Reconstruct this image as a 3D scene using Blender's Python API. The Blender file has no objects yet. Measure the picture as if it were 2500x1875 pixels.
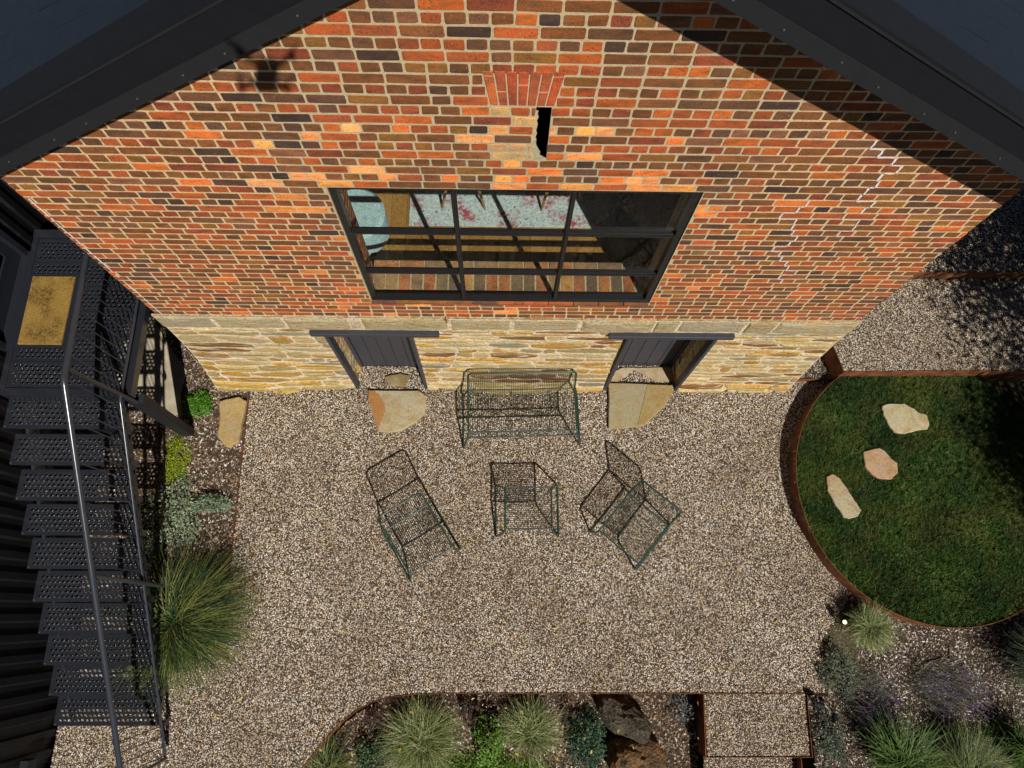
import bpy, math, random
import numpy as np
from mathutils import Vector, Matrix, noise as mnoise
random.seed(7); RNG = np.random.default_rng(7)
R = math.radians
SC = bpy.context.scene
COL = SC.collection

# ------------------------------------------------------------------ camera, sky, sun, exposure
F = 1733.0                                   # focal length in pixels of the 2500 px wide photograph
CX, CY, CZ = 0.0, -2.80, 8.72                # the drone hovers 8.7 m up, 2.8 m out from the gable wall
XA = Vector((1, -.0075, (-38 + 557.5*.0075)/F)).normalized()
ZA = Vector((38, 557.5, F)).normalized()
YA = ZA.cross(XA)
CAM = Vector((CX, CY, CZ))
M3 = Matrix((XA, YA, ZA))                    # camera axes -> world
def ray(px, py): return (M3 @ Vector((px-1250, 937.5-py, -F))).normalized()
def G(px, py, z=0.0):                        # point of the photograph that lies at height z
    r = ray(px, py); return CAM + r*((z-CAM.z)/r.z)
def W(px, py, y=0.0):
    r = ray(px, py); return CAM + r*((y-CAM.y)/r.y)
cam = bpy.data.cameras.new('camera'); cam.sensor_width = 36; cam.lens = F/2500*36
cam.clip_start = .05; cam.clip_end = 500
co = bpy.data.objects.new('camera', cam); COL.objects.link(co)
co.matrix_world = Matrix.Translation(CAM) @ M3.to_4x4()
SC.camera = co
SUN = ray(655, 171)                          # the drone's own shadow on the wall gives the sun
elev = math.asin(-SUN.z)
az = math.atan2(-SUN.x, -SUN.y)
w = bpy.data.worlds.new('World'); SC.world = w; w.use_nodes = True
nt = w.node_tree; bg = nt.nodes['Background']
sky = nt.nodes.new('ShaderNodeTexSky'); sky.sky_type = 'NISHITA'; sky.sun_disc = False
sky.sun_elevation = elev; sky.sun_rotation = az
sky.air_density = .3; sky.dust_density = .15; sky.ozone_density = 1.0; sky.altitude = 500
nt.links.new(sky.outputs[0], bg.inputs[0]); bg.inputs[1].default_value = .05
sl = bpy.data.lights.new('sun', 'SUN'); sl.energy = 5.0; sl.angle = R(.53); sl.color = (1, .94, .85)
so = bpy.data.objects.new('sun', sl); COL.objects.link(so)
so.rotation_euler = SUN.to_track_quat('-Z', 'Y').to_euler()
SC.view_settings.view_transform = 'Standard'; SC.view_settings.look = 'None'
SC.view_settings.exposure = 0.0; SC.view_settings.gamma = 1.0; SC.view_settings.use_curve_mapping = False
SC.cycles.max_bounces = 6; SC.cycles.diffuse_bounces = 2; SC.cycles.transparent_max_bounces = 12

# ------------------------------------------------------------------ helpers
class MB:
    def __init__(s): s.v = []; s.f = []; s.c = []; s.sm = []
    def add(s, vs, fs, col=None, smooth=False):
        o = len(s.v); s.v += [tuple(p) for p in vs]
        for f in fs: s.f.append(tuple(i+o for i in f)); s.c.append(col); s.sm.append(smooth)
    def box(s, x0, x1, y0, y1, z0, z1, col=None, M=None):
        vs = [Vector(p) for p in ((x0,y0,z0),(x1,y0,z0),(x1,y1,z0),(x0,y1,z0),(x0,y0,z1),(x1,y0,z1),(x1,y1,z1),(x0,y1,z1))]
        if M: vs = [M @ p for p in vs]
        s.add(vs, [(0,3,2,1),(4,5,6,7),(0,1,5,4),(1,2,6,5),(2,3,7,6),(3,0,4,7)], col)
    def bbox(s, x0, x1, y0, y1, z0, z1, b=.004, col=None):      # box with chamfered edges
        vs = []; 
        for sx, X in ((1,x0),(-1,x1)):
            for sy, Y in ((1,y0),(-1,y1)):
                for sz, Z in ((1,z0),(-1,z1)):
                    vs += [(X, Y+sy*b, Z+sz*b), (X+sx*b, Y, Z+sz*b), (X+sx*b, Y+sy*b, Z)]
        import bmesh
        bm = bmesh.new()
        for p in vs: bm.verts.new(p)
        bmesh.ops.convex_hull(bm, input=bm.verts); bm.verts.ensure_lookup_table()
        bm.verts.index_update()
        s.add([v.co.copy() for v in bm.verts], [tuple(v.index for v in f.verts) for f in bm.faces], col); bm.free()
    def bar(s, a, b, w, h, up=Vector((0,0,1)), col=None):        # rectangular bar from a to b
        a = Vector(a); b = Vector(b); d = (b-a).normalized(); x = d.cross(up)
        if x.length < 1e-4: x = Vector((1,0,0))
        x.normalize(); u = x.cross(d)
        vs = [p+x*sx*w/2+u*su*h/2 for p in (a,b) for sx, su in ((-1,-1),(1,-1),(1,1),(-1,1))]
        s.add(vs, [(0,1,2,3),(7,6,5,4),(0,4,5,1),(1,5,6,2),(2,6,7,3),(3,7,4,0)], col)
    def tube(s, pts, r, n=8, closed=False, col=None, caps=True):
        P = [Vector(p) for p in pts]; m = len(P); rings = []
        up = None
        for i in range(m):
            if closed: d = (P[(i+1)%m]-P[i-1])
            elif i == 0: d = P[1]-P[0]
            elif i == m-1: d = P[-1]-P[-2]
            else: d = (P[i+1]-P[i]).normalized()+(P[i]-P[i-1]).normalized()
            d.normalize()
            if up is None:
                up = Vector((0,0,1)) if abs(d.z) < .9 else Vector((1,0,0))
            x = d.cross(up).normalized(); up = x.cross(d).normalized()
            rr = r[i] if isinstance(r, (list, tuple)) else r
            rings.append([P[i]+(x*math.cos(2*math.pi*k/n)+up*math.sin(2*math.pi*k/n))*rr for k in range(n)])
        vs = [p for q in rings for p in q]; fs = []
        for i in range(m if closed else m-1):
            j = (i+1) % m
            for k in range(n):
                fs.append((i*n+k, i*n+(k+1)%n, j*n+(k+1)%n, j*n+k))
        s.add(vs, fs, col, True)
        if caps and not closed:
            s.add(rings[0], [tuple(range(n))[::-1]], col); s.add(rings[-1], [tuple(range(n))], col)
    def prism(s, pts, z0, z1, col=None, bev=0.0):               # polygon in plan, extruded
        n = len(pts); P = [Vector((p[0], p[1])) for p in pts]
        area = sum(P[i].x*P[(i+1)%n].y-P[(i+1)%n].x*P[i].y for i in range(n))
        if area < 0: P = P[::-1]
        c = sum(P, Vector((0,0)))/n
        lo = [(p.x, p.y, z0) for p in P]; hi = [(p.x, p.y, z1-bev) for p in P]
        top = []
        for p in P:
            q = p+(c-p).normalized()*bev; top.append((q.x, q.y, z1))
        vs = lo+hi+top
        fs = [tuple(range(n))[::-1]]+[(i,(i+1)%n,n+(i+1)%n,n+i) for i in range(n)]+[(n+i,n+(i+1)%n,2*n+(i+1)%n,2*n+i) for i in range(n)]+[tuple(range(2*n,3*n))]
        s.add(vs, fs, col)
    def build(s, name, mat, parent=None, **tags):
        me = bpy.data.meshes.new(name); me.from_pydata(s.v, [], s.f)
        if any(c is not None for c in s.c):
            at = me.color_attributes.new('Col', 'FLOAT_COLOR', 'CORNER')
            arr = []
            for f, c in zip(s.f, s.c):
                c = c or (1,1,1); arr += [c[0],c[1],c[2],1]*len(f)
            at.data.foreach_set('color', arr)
        if any(s.sm): me.polygons.foreach_set('use_smooth', s.sm)
        me.materials.append(mat)
        return link(name, me, parent, **tags)
def link(name, me, parent=None, **tags):
    o = bpy.data.objects.new(name, me); COL.objects.link(o)
    if parent is not None: o.parent = parent
    for k, v in tags.items():
        if v is not None: o[k] = v
    return o
def empty(name, loc, label, category, group=None, rz=0):
    o = bpy.data.objects.new(name, None); COL.objects.link(o); o.location = loc; o.rotation_euler = (0,0,rz)
    o.empty_display_size = .2
    o['label'] = label; o['category'] = category
    if group: o['group'] = group
    return o
def fillet(pts, r, n=4):
    P = [Vector(p) for p in pts]; out = [P[0]]
    for i in range(1, len(P)-1):
        a, b, c = P[i-1], P[i], P[i+1]
        rr = min(r, (a-b).length*.45, (c-b).length*.45)
        p = b+(a-b).normalized()*rr; q = b+(c-b).normalized()*rr
        for k in range(n+1):
            t = k/n; out.append((1-t)**2*p+2*t*(1-t)*b+t*t*q)
    out.append(P[-1]); return out

# ------------------------------------------------------------------ materials
class Mat:
    def __init__(s, name, rough=.8, color=(.5,.5,.5), metal=0.0, spec=.5):
        s.m = bpy.data.materials.new(name); s.m.use_nodes = True; s.t = s.m.node_tree; s.N = s.t.nodes
        s.b = s.N['Principled BSDF']; s.b.inputs['Roughness'].default_value = rough
        s.b.inputs['Base Color'].default_value = (*color, 1); s.b.inputs['Metallic'].default_value = metal
        s.b.inputs['Specular IOR Level'].default_value = spec
        s._p = None
    def pos(s, sc=(1,1,1), obj=False):
        if obj: o = s.N.new('ShaderNodeTexCoord').outputs['Object']
        else: o = s.N.new('ShaderNodeNewGeometry').outputs['Position']
        if sc == (1,1,1): return o
        v = s.N.new('ShaderNodeVectorMath'); v.operation = 'MULTIPLY'; s.t.links.new(o, v.inputs[0]); v.inputs[1].default_value = sc
        return v.outputs[0]
    def noise(s, scale, sc=(1,1,1), detail=4, rough=.55, obj=False, dist=0):
        n = s.N.new('ShaderNodeTexNoise'); n.inputs['Scale'].default_value = scale; n.inputs['Detail'].default_value = detail
        n.inputs['Roughness'].default_value = rough; n.inputs['Distortion'].default_value = dist
        s.t.links.new(s.pos(sc, obj), n.inputs['Vector']); return n.outputs['Fac']
    def noisec(s, scale, sc=(1,1,1), detail=3):
        n = s.N.new('ShaderNodeTexNoise'); n.inputs['Scale'].default_value = scale; n.inputs['Detail'].default_value = detail
        s.t.links.new(s.pos(sc), n.inputs['Vector']); return n.outputs['Color']
    def voro(s, scale, sc=(1,1,1), out='Distance', obj=False):
        n = s.N.new('ShaderNodeTexVoronoi'); n.inputs['Scale'].default_value = scale
        s.t.links.new(s.pos(sc, obj), n.inputs['Vector']); return n.outputs[out]
    def ramp(s, fac, stops, interp='LINEAR'):
        r = s.N.new('ShaderNodeValToRGB'); r.color_ramp.interpolation = interp
        e = r.color_ramp.elements
        while len(e) < len(stops): e.new(.5)
        for k, (p, c) in enumerate(stops):
            e[k].position = p
            e[k].color = (*c, 1) if isinstance(c, (tuple, list)) else (c, c, c, 1)
        s.t.links.new(fac, r.inputs[0]); return r.outputs[0]
    def mix(s, fac, a, b, mode='MIX'):
        n = s.N.new('ShaderNodeMix'); n.data_type = 'RGBA'; n.blend_type = mode
        for i, v in ((0, fac), (6, a), (7, b)):
            if hasattr(v, 'links'): s.t.links.new(v, n.inputs[i])
            elif i == 0: n.inputs[0].default_value = v
            else: n.inputs[i].default_value = (*v, 1)
        return n.outputs[2]
    def math(s, op, a, b=0.0):
        n = s.N.new('ShaderNodeMath'); n.operation = op
        for i, v in ((0, a), (1, b)):
            if hasattr(v, 'links'): s.t.links.new(v, n.inputs[i])
            else: n.inputs[i].default_value = v
        return n.outputs[0]
    def attr(s, name='Col', kind='GEOMETRY', out='Color'):
        n = s.N.new('ShaderNodeAttribute'); n.attribute_name = name; n.attribute_type = kind; return n.outputs[out]
    def color(s, c):
        s.t.links.new(c, s.b.inputs['Base Color']); return s
    def roughness(s, c): s.t.links.new(c, s.b.inputs['Roughness']); return s
    def bump(s, h, strength=.5, dist=.01):
        n = s.N.new('ShaderNodeBump'); n.inputs['Strength'].default_value = strength; n.inputs['Distance'].default_value = dist
        s.t.links.new(h, n.inputs['Height']); s.t.links.new(n.outputs[0], s.b.inputs['Normal']); return s

# brick: own colour per brick, fired streaks, iron specks, pale lime smears
mb = Mat('fired_brick', .88, spec=.2); c = mb.attr()
c = mb.mix(mb.ramp(mb.noise(9, (1,1,2.2), 5), [(.32,0),(.56,.95)]), c, mb.mix(1.0, c, (1.6,1.28,.95), 'MULTIPLY'))
c = mb.mix(mb.ramp(mb.noise(5.5, (.8,1,2.6), 5, dist=.5), [(.49,0),(.64,.6)]), c, mb.mix(1.0, c, (.52,.56,.66), 'MULTIPLY'))
c = mb.mix(mb.ramp(mb.noise(13, (1,1,2), 4), [(.60,0),(.72,.6)]), c, (.13,.075,.03))
spk = mb.ramp(mb.voro(75), [(.17,1),(.30,0)])
spm = mb.ramp(mb.noise(7), [(.44,0),(.56,.9)])
c = mb.mix(mb.math('MULTIPLY', spk, spm), c, (.018,.016,.024))
c = mb.mix(mb.ramp(mb.noise(26, detail=8, rough=.75), [(.60,0),(.70,.7)]), c, (.50,.38,.24))
c = mb.mix(mb.ramp(mb.noise(1.1, detail=4), [(.40,0),(.68,.30)]), c, (.10,.055,.035))
c = mb.mix(mb.ramp(mb.noise(160, detail=2), [(.32,.35),(.6,0)]), c, (.02,.015,.015))
c = mb.mix(1.0, c, (1.06,.96,.80), 'MULTIPLY')
mb.color(c).bump(mb.math('ADD', mb.noise(110, detail=6), mb.noise(25, detail=4)), .6, .005); BRICK = mb.m
# mortar: cream, with olive-grey repointing round the altered openings
mo = Mat('lime_mortar', .95, spec=.1)
mc = mo.ramp(mo.noise(60, detail=6), [(.28,(.40,.27,.14)),(.5,(.62,.46,.26)),(.72,(.78,.60,.36))])
sep = mo.N.new('ShaderNodeSeparateXYZ'); mo.t.links.new(mo.pos(), sep.inputs[0])
dx = mo.math('ABSOLUTE', mo.math('SUBTRACT', sep.outputs[0], .12))
dz = mo.math('ABSOLUTE', mo.math('SUBTRACT', sep.outputs[2], 4.62))
mk = mo.math('ADD', mo.math('MULTIPLY', dx, .55), mo.math('MULTIPLY', dz, 1.35))
mk = mo.math('ADD', mk, mo.math('MULTIPLY', mo.noise(5, detail=4), .9))
mk2 = mo.math('MAXIMUM', mo.math('SUBTRACT', mo.math('ABSOLUTE', mo.math('SUBTRACT', sep.outputs[0], .12)), 1.62), mo.math('SUBTRACT', dz, 2.2))
mk2 = mo.math('ADD', mk2, mo.math('MULTIPLY', mo.noise(4, detail=3), .5))
fac = mo.math('MAXIMUM', mo.ramp(mk, [(.95,1),(1.0,.0)]), mo.ramp(mk2, [(.2,.55),(.3,0)]))
mc = mo.mix(fac, mc, mo.ramp(mo.noise(40, detail=6), [(.3,(.33,.29,.17)),(.7,(.52,.46,.31))]))
mo.color(mc).bump(mo.noise(220, detail=5), .7, .004); MORTAR = mo.m
ms = Mat('pale_repair_mortar', .9, (.75,.68,.62)); ms.bump(ms.noise(150), .5, .003); REPAIR = ms.m
# rubble stone
st = Mat('sandstone', .9, spec=.15); c = st.attr()
c = st.mix(st.ramp(st.noise(2.6, (.8,1,4.5), 6, .6, dist=1.4), [(.44,0),(.62,.6)]), c, st.mix(1.0, c, (1.05,.62,.22), 'MULTIPLY'))
c = st.mix(st.ramp(st.noise(4.5, (.7,1,5), 6, dist=1.0), [(.52,0),(.64,.8)]), c, (.62,.53,.33))
c = st.mix(st.ramp(st.noise(8, (.6,1,6), 7, .65, dist=1.2), [(.57,0),(.67,.6)]), c, (.13,.075,.03))
c = st.mix(st.ramp(st.noise(35, (1,1,2.5), 7, .7), [(.38,.6),(.52,0)]), c, (.09,.065,.035))
hb = st.math('ADD', st.noise(10, (.6,1,3.5), 8, .68, dist=.6), st.math('MULTIPLY', st.noise(60, detail=5), .25))
st.color(c).bump(hb, 1.0, .035); STONE = st.m
rk = Mat('weathered_rock', .95, spec=.1); c = rk.attr()
c = rk.mix(rk.ramp(rk.noise(9, detail=8, rough=.7), [(.4,0),(.6,.85)]), c, (.05,.042,.032))
c = rk.mix(rk.ramp(rk.noise(30, detail=6, rough=.7), [(.55,0),(.66,.6)]), c, (.26,.22,.16))
rk.color(c).bump(rk.math('ADD', rk.noise(12, detail=8, rough=.7), rk.math('MULTIPLY', rk.voro(30), .4)), 1, .05); ROCK = rk.m
sm_ = Mat('pale_stone_mortar', .95, spec=.1)
sm_.color(sm_.ramp(sm_.noise(25, detail=6), [(.28,(.42,.31,.17)),(.5,(.66,.54,.36)),(.75,(.84,.74,.56))])).bump(sm_.noise(30, detail=6), 1, .02); SMORTAR = sm_.m
fl = Mat('flagstone', .85, spec=.2); c = fl.attr()
c = fl.mix(fl.ramp(fl.noise(3, detail=5, dist=1.5), [(.45,0),(.6,.55)]), c, (.34,.20,.07))
c = fl.mix(fl.ramp(fl.noise(7, detail=6), [(.5,0),(.68,.5)]), c, (.36,.34,.25))
c = fl.mix(fl.ramp(fl.noise(50, detail=5), [(.35,.3),(.55,0)]), c, (.08,.06,.04))
fl.color(c).bump(fl.math('ADD', fl.noise(5, detail=3, dist=2), fl.math('MULTIPLY', fl.noise(60, detail=5), .25)), .5, .02); FLAG = fl.m
# pebbles and chips: colour picked per instance
PEB = [(0,(.29,.19,.10)),(.09,(.58,.51,.41)),(.22,(.86,.80,.70)),(.36,(.38,.34,.30)),(.46,(.68,.59,.48)),(.59,(.20,.15,.11)),(.68,(.56,.33,.09)),(.75,(.96,.91,.83)),(.85,(.32,.15,.06)),(.89,(.46,.45,.44)),(.96,(.09,.08,.08))]
gp = Mat('river_pebble', .6, spec=.35); c = gp.ramp(gp.attr('pr', 'INSTANCER', 'Fac'), PEB, 'CONSTANT')
lowf = gp.ramp(gp.noise(1.1, detail=5), [(.36,(.84,.80,.75)),(.64,(1.12,1.12,1.12))]); c = gp.mix(1.0, c, lowf, 'MULTIPLY')
gp.color(gp.mix(gp.ramp(gp.noise(180), [(.35,.45),(.65,0)]), c, (.25,.2,.15), 'MULTIPLY')); PEBBLE = gp.m
gb = Mat('gravel_bed', .95, spec=.1); vc = gb.voro(95, out='Color')
sp_ = gb.N.new('ShaderNodeSeparateColor'); gb.t.links.new(vc, sp_.inputs[0])
c = gb.ramp(sp_.outputs[0], PEB, 'CONSTANT'); c = gb.mix(1.0, c, (.35,.30,.24), 'MULTIPLY')
c = gb.mix(gb.ramp(gb.voro(95), [(.25,0),(.6,1)]), c, (.05,.04,.03))
gb.color(c).bump(gb.math('SUBTRACT', 1.0, gb.voro(95)), 1, .012); GRAVEL = gb.m
CH = [(0,(.13,.08,.045)),(.16,(.28,.21,.15)),(.34,(.17,.12,.085)),(.5,(.40,.34,.27)),(.66,(.06,.04,.028)),(.76,(.34,.22,.12)),(.86,(.60,.54,.46)),(.95,(.72,.68,.62))]
cp = Mat('bark_chip', .9, spec=.15); cp.color(cp.ramp(cp.attr('pr', 'INSTANCER', 'Fac'), CH, 'CONSTANT')); CHIP = cp.m
mu = Mat('mulch_soil', 1.0, spec=.05)
mu.color(mu.ramp(mu.noise(90, detail=6), [(.3,(.03,.02,.014)),(.6,(.10,.07,.05)),(.75,(.24,.19,.15))])).bump(mu.noise(120, detail=5), 1, .02); MULCH = mu.m
so_ = Mat('dry_earth', 1.0, spec=.05)
so_.color(so_.ramp(so_.noise(4, detail=8), [(.3,(.06,.05,.03)),(.7,(.12,.11,.06))])).bump(so_.noise(30, detail=6), 1, .03); EARTH = so_.m
cc = Mat('concrete', .9, spec=.2)
cc.color(cc.ramp(cc.noise(5, detail=8), [(.3,(.30,.25,.17)),(.7,(.46,.41,.31))])).bump(cc.noise(150, detail=4), .3, .003); CONC = cc.m
# metals and paints
def paint(name, col, rough, var=.07, spec=.5, metal=0):
    m = Mat(name, rough, col, metal, spec); n = m.noise(18, detail=5)
    m.color(m.mix(m.ramp(n, [(.3,0),(.75,1)]), tuple(x*(1-var) for x in col), tuple(min(1,x*(1+var)) for x in col)))
    m.roughness(m.ramp(m.noise(14, detail=4), [(.3, rough*.92),(.7, min(1,rough*1.1))]))
    return m.m
BLACK = paint('black_powder_coat', (.018,.020,.027), .20)
CLAD = paint('black_corrugated_steel', (.006,.006,.007), .5, spec=.2)
RAIL = paint('charcoal_gloss_rail', (.03,.035,.045), .22)
ROOF = paint('slate_blue_metal_shingle', (.011,.016,.026), .42, spec=.3)
BARGE = paint('charcoal_barge_paint', (.010,.011,.014), .55, spec=.18)
BARGE2 = paint('charcoal_trim_paint', (.018,.019,.022), .6, spec=.18)
DOORP = paint('dark_grey_door_paint', (.038,.040,.052), .5)
WFRAME = paint('black_window_steel', (.012,.012,.013), .35)
GREEN = paint('dark_green_wire_paint', (.019,.046,.034), .35)
GREEND = paint('dark_green_wire', (.012,.024,.018), .5)
co_ = Mat('weathered_steel', .8, spec=.3)
co_.color(co_.ramp(co_.noise(9, (1,1,1), 8, .6), [(.3,(.07,.026,.012)),(.55,(.17,.06,.022)),(.75,(.27,.11,.04))])).bump(co_.noise(90, detail=4), .3, .003); CORTEN = co_.m
ma = Mat('coir', 1.0, spec=.05)
cn = ma.ramp(ma.noise(160, detail=4), [(.3,(.16,.095,.02)),(.7,(.52,.33,.09))])
cn = ma.mix(ma.math('MULTIPLY', ma.ramp(ma.noise(3.5, detail=3), [(.42,0),(.6,1)]), ma.ramp(ma.noise(60, detail=7, rough=.75), [(.42,0),(.58,.85)])), cn, (.045,.03,.012))
ma.color(cn).bump(ma.noise(250, detail=3), 1, .01); COIR = ma.m
def leafmat(name, a, b, rough=.55, trans=.25):
    m = Mat(name, rough, spec=.35); col = m.attr()
    c = m.mix(m.ramp(m.noise(25), [(.3,0),(.7,1)]), col, m.mix(1.0, col, (1.3,1.25,1.0), 'MULTIPLY'))
    m.color(c)
    tr = m.N.new('ShaderNodeBsdfTranslucent'); m.t.links.new(c, tr.inputs[0])
    mx = m.N.new('ShaderNodeMixShader'); mx.inputs[0].default_value = trans
    m.t.links.new(m.b.outputs[0], mx.inputs[1]); m.t.links.new(tr.outputs[0], mx.inputs[2])
    m.t.links.new(mx.outputs[0], m.N['Material Output'].inputs[0]); return m.m
LEAF = leafmat('leaf', 0, 0)
lw = Mat('lawn_blade', .6, spec=.2)
lw.color(lw.ramp(lw.attr('pr', 'INSTANCER', 'Fac'), [(0,(.015,.045,.006)),(.4,(.040,.100,.013)),(.8,(.080,.160,.022)),(.96,(.20,.22,.07))])); lwc = lw.b.inputs['Base Color'].links[0].from_socket; lw.color(lw.mix(lw.ramp(lw.noise(1.6, detail=4), [(.35,.75),(.65,0)]), lw.mix(lw.ramp(lw.noise(2.3, detail=4), [(.45,0),(.62,.6)]), lwc, (.13,.13,.03)), (.008,.028,.008))); LAWNB = lw.m
lg = Mat('lawn_thatch', 1, (.012,.022,.006), spec=.05); LAWNG = lg.m
bk = Mat('bark', .95, spec=.1); bk.color(bk.ramp(bk.noise(12, (1,1,.3), 6), [(.3,(.05,.035,.025)),(.7,(.16,.12,.09))])).bump(bk.noise(30), .8, .02); BARK = bk.m
# interior
wd = Mat('golden_timber', .5); c = wd.attr()
wd.color(wd.mix(wd.ramp(wd.noise(12, (14,1,1), 6), [(.3,0),(.7,.5)]), c, (.16,.07,.02))); TIMBER = wd.m
rg = Mat('faded_rug', .98, spec=.05)
c = rg.ramp(rg.noise(30, detail=6), [(.3,(.40,.50,.50)),(.6,(.58,.66,.64))])
red = rg.math('MULTIPLY', rg.ramp(rg.noise(3.2, detail=3), [(.5,0),(.6,1)]), rg.ramp(rg.noise(24, detail=6), [(.42,0),(.55,1)]))
c = rg.mix(red, c, (.42,.08,.11)); blu = rg.ramp(rg.noise(34, detail=5, dist=1), [(.60,0),(.66,.85)])
c = rg.mix(blu, c, (.05,.07,.16)); rg.color(c).bump(rg.noise(300), .6, .004); RUG = rg.m
TEAL = paint('teal_upholstery', (.10,.24,.24), .9); PALEB = paint('pale_blue_fabric', (.40,.58,.60), .9, .12)
DARKW = paint('dark_interior_paint', (.03,.03,.032), .8); PLAST = paint('interior_plaster', (.5,.48,.44), .9)
gl = bpy.data.materials.new('window_glass'); gl.use_nodes = True; n = gl.node_tree.nodes; n.clear()
out = n.new('ShaderNodeOutputMaterial'); mx = n.new('ShaderNodeMixShader'); tr = n.new('ShaderNodeBsdfTransparent'); gs = n.new('ShaderNodeBsdfGlossy')
tr.inputs[0].default_value = (.93,.97,.96,1); gs.inputs['Roughness'].default_value = .03
ge = n.new('ShaderNodeNewGeometry'); dt = n.new('ShaderNodeVectorMath'); dt.operation = 'DOT_PRODUCT'
gl.node_tree.links.new(ge.outputs['Normal'], dt.inputs[0]); gl.node_tree.links.new(ge.outputs['Incoming'], dt.inputs[1])
def gmath(op, a, b):
    q = n.new('ShaderNodeMath'); q.operation = op
    for i, v in ((0, a), (1, b)):
        if hasattr(v, 'links'): gl.node_tree.links.new(v, q.inputs[i])
        else: q.inputs[i].default_value = v
    return q.outputs[0]
fr_o = gmath('ADD', gmath('MULTIPLY', gmath('POWER', gmath('SUBTRACT', 1.0, gmath('ABSOLUTE', dt.outputs['Value'], 0)), 5.0), .9), .045)
for a, b in ((fr_o, mx.inputs[0]), (tr.outputs[0], mx.inputs[1]), (gs.outputs[0], mx.inputs[2]), (mx.outputs[0], out.inputs[0])): gl.node_tree.links.new(a, b)
tn = n.new('ShaderNodeTexNoise'); tn.inputs['Scale'].default_value = 110; tn.inputs['Detail'].default_value = 3
gl.node_tree.links.new(ge.outputs['Position'], tn.inputs['Vector'])
tr2 = n.new('ShaderNodeValToRGB'); tr2.color_ramp.elements[0].position = .38; tr2.color_ramp.elements[0].color = (.62,.66,.64,1); tr2.color_ramp.elements[1].position = .62; tr2.color_ramp.elements[1].color = (.97,1,.98,1)
gl.node_tree.links.new(tn.outputs['Fac'], tr2.inputs[0]); gl.node_tree.links.new(tr2.outputs[0], tr.inputs[0])
GLASS = gl
DGLASS = paint('dark_door_glass', (.01,.011,.012), .08)
lit = Mat('lamp_lens_lit', .3, (1,.9,.7)); lit.b.inputs['Emission Color'].default_value = (1,.72,.35,1); lit.b.inputs['Emission Strength'].default_value = 1.3; LIT = lit.m
BOLT = paint('zinc_bolt', (.35,.35,.36), .3, metal=.8)

# ------------------------------------------------------------------ scatter (geometry nodes)
def variant(name, mats, kind, k):
    b = MB(); rr = random.Random(k*17+3)
    if kind == 'pebble':
        import bmesh
        bm = bmesh.new(); bmesh.ops.create_icosphere(bm, subdivisions=1, radius=.5)
        s = (1, rr.uniform(.6,.9), rr.uniform(.4,.6))
        for v in bm.verts:
            j = 1+rr.uniform(-.16,.16); v.co = Vector((v.co.x*s[0]*j, v.co.y*s[1]*j, v.co.z*s[2]*j))
        bm.verts.index_update()
        b.add([v.co.copy() for v in bm.verts], [tuple(v.index for v in f.verts) for f in bm.faces]); bm.free()
    elif kind == 'chip':
        L, Wd = .5, rr.uniform(.08,.22); t = .04
        pts = [(-L,-Wd*.6),(-L*.3,-Wd),(L*.8,-Wd*.7),(L,Wd*.2),(L*.2,Wd),(-L*.9,Wd*.5)]
        b.prism(pts, -t, t, bev=.0)
    elif kind == 'blade':
        for q in range(9):
            a = rr.uniform(0, 6.28); lean = rr.uniform(.15,.75); h = rr.uniform(.6,1.1); wv = .045
            bx, by = rr.uniform(-.35,.35), rr.uniform(-.35,.35)
            d = Vector((math.cos(a), math.sin(a), 0)); p = Vector((-d.y, d.x, 0))*wv; o = Vector((bx,by,0))
            m1 = o+d*lean*h*.35+Vector((0,0,h*.6)); m2 = o+d*lean*h+Vector((0,0,h*.9))
            b.add([o-p, o+p, m1+p, m1-p, m2], [(0,1,2,3),(3,2,4)])
    me = bpy.data.meshes.new(name); me.from_pydata(b.v, [], b.f); me.materials.append(mats)
    return bpy.data.objects.new(name, me)
PEBV = [variant('pebble', PEBBLE, 'pebble', k) for k in range(5)]
CHIPV = [variant('chip', CHIP, 'chip', k) for k in range(4)]
cp2 = Mat('grey_bark_chip', .9, spec=.15); cp2.color(cp2.ramp(cp2.attr('pr', 'INSTANCER', 'Fac'), [(0,(.10,.08,.06)),(.16,(.36,.31,.26)),(.34,(.20,.16,.13)),(.5,(.50,.46,.41)),(.66,(.07,.055,.045)),(.76,(.38,.28,.19)),(.84,(.70,.66,.60)),(.94,(.82,.79,.74))], 'CONSTANT'))
CHIPV2 = [variant('chip', cp2.m, 'chip', k+9) for k in range(4)]
BLADEV = [variant('grass_blades', LAWNB, 'blade', k) for k in range(4)]
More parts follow.
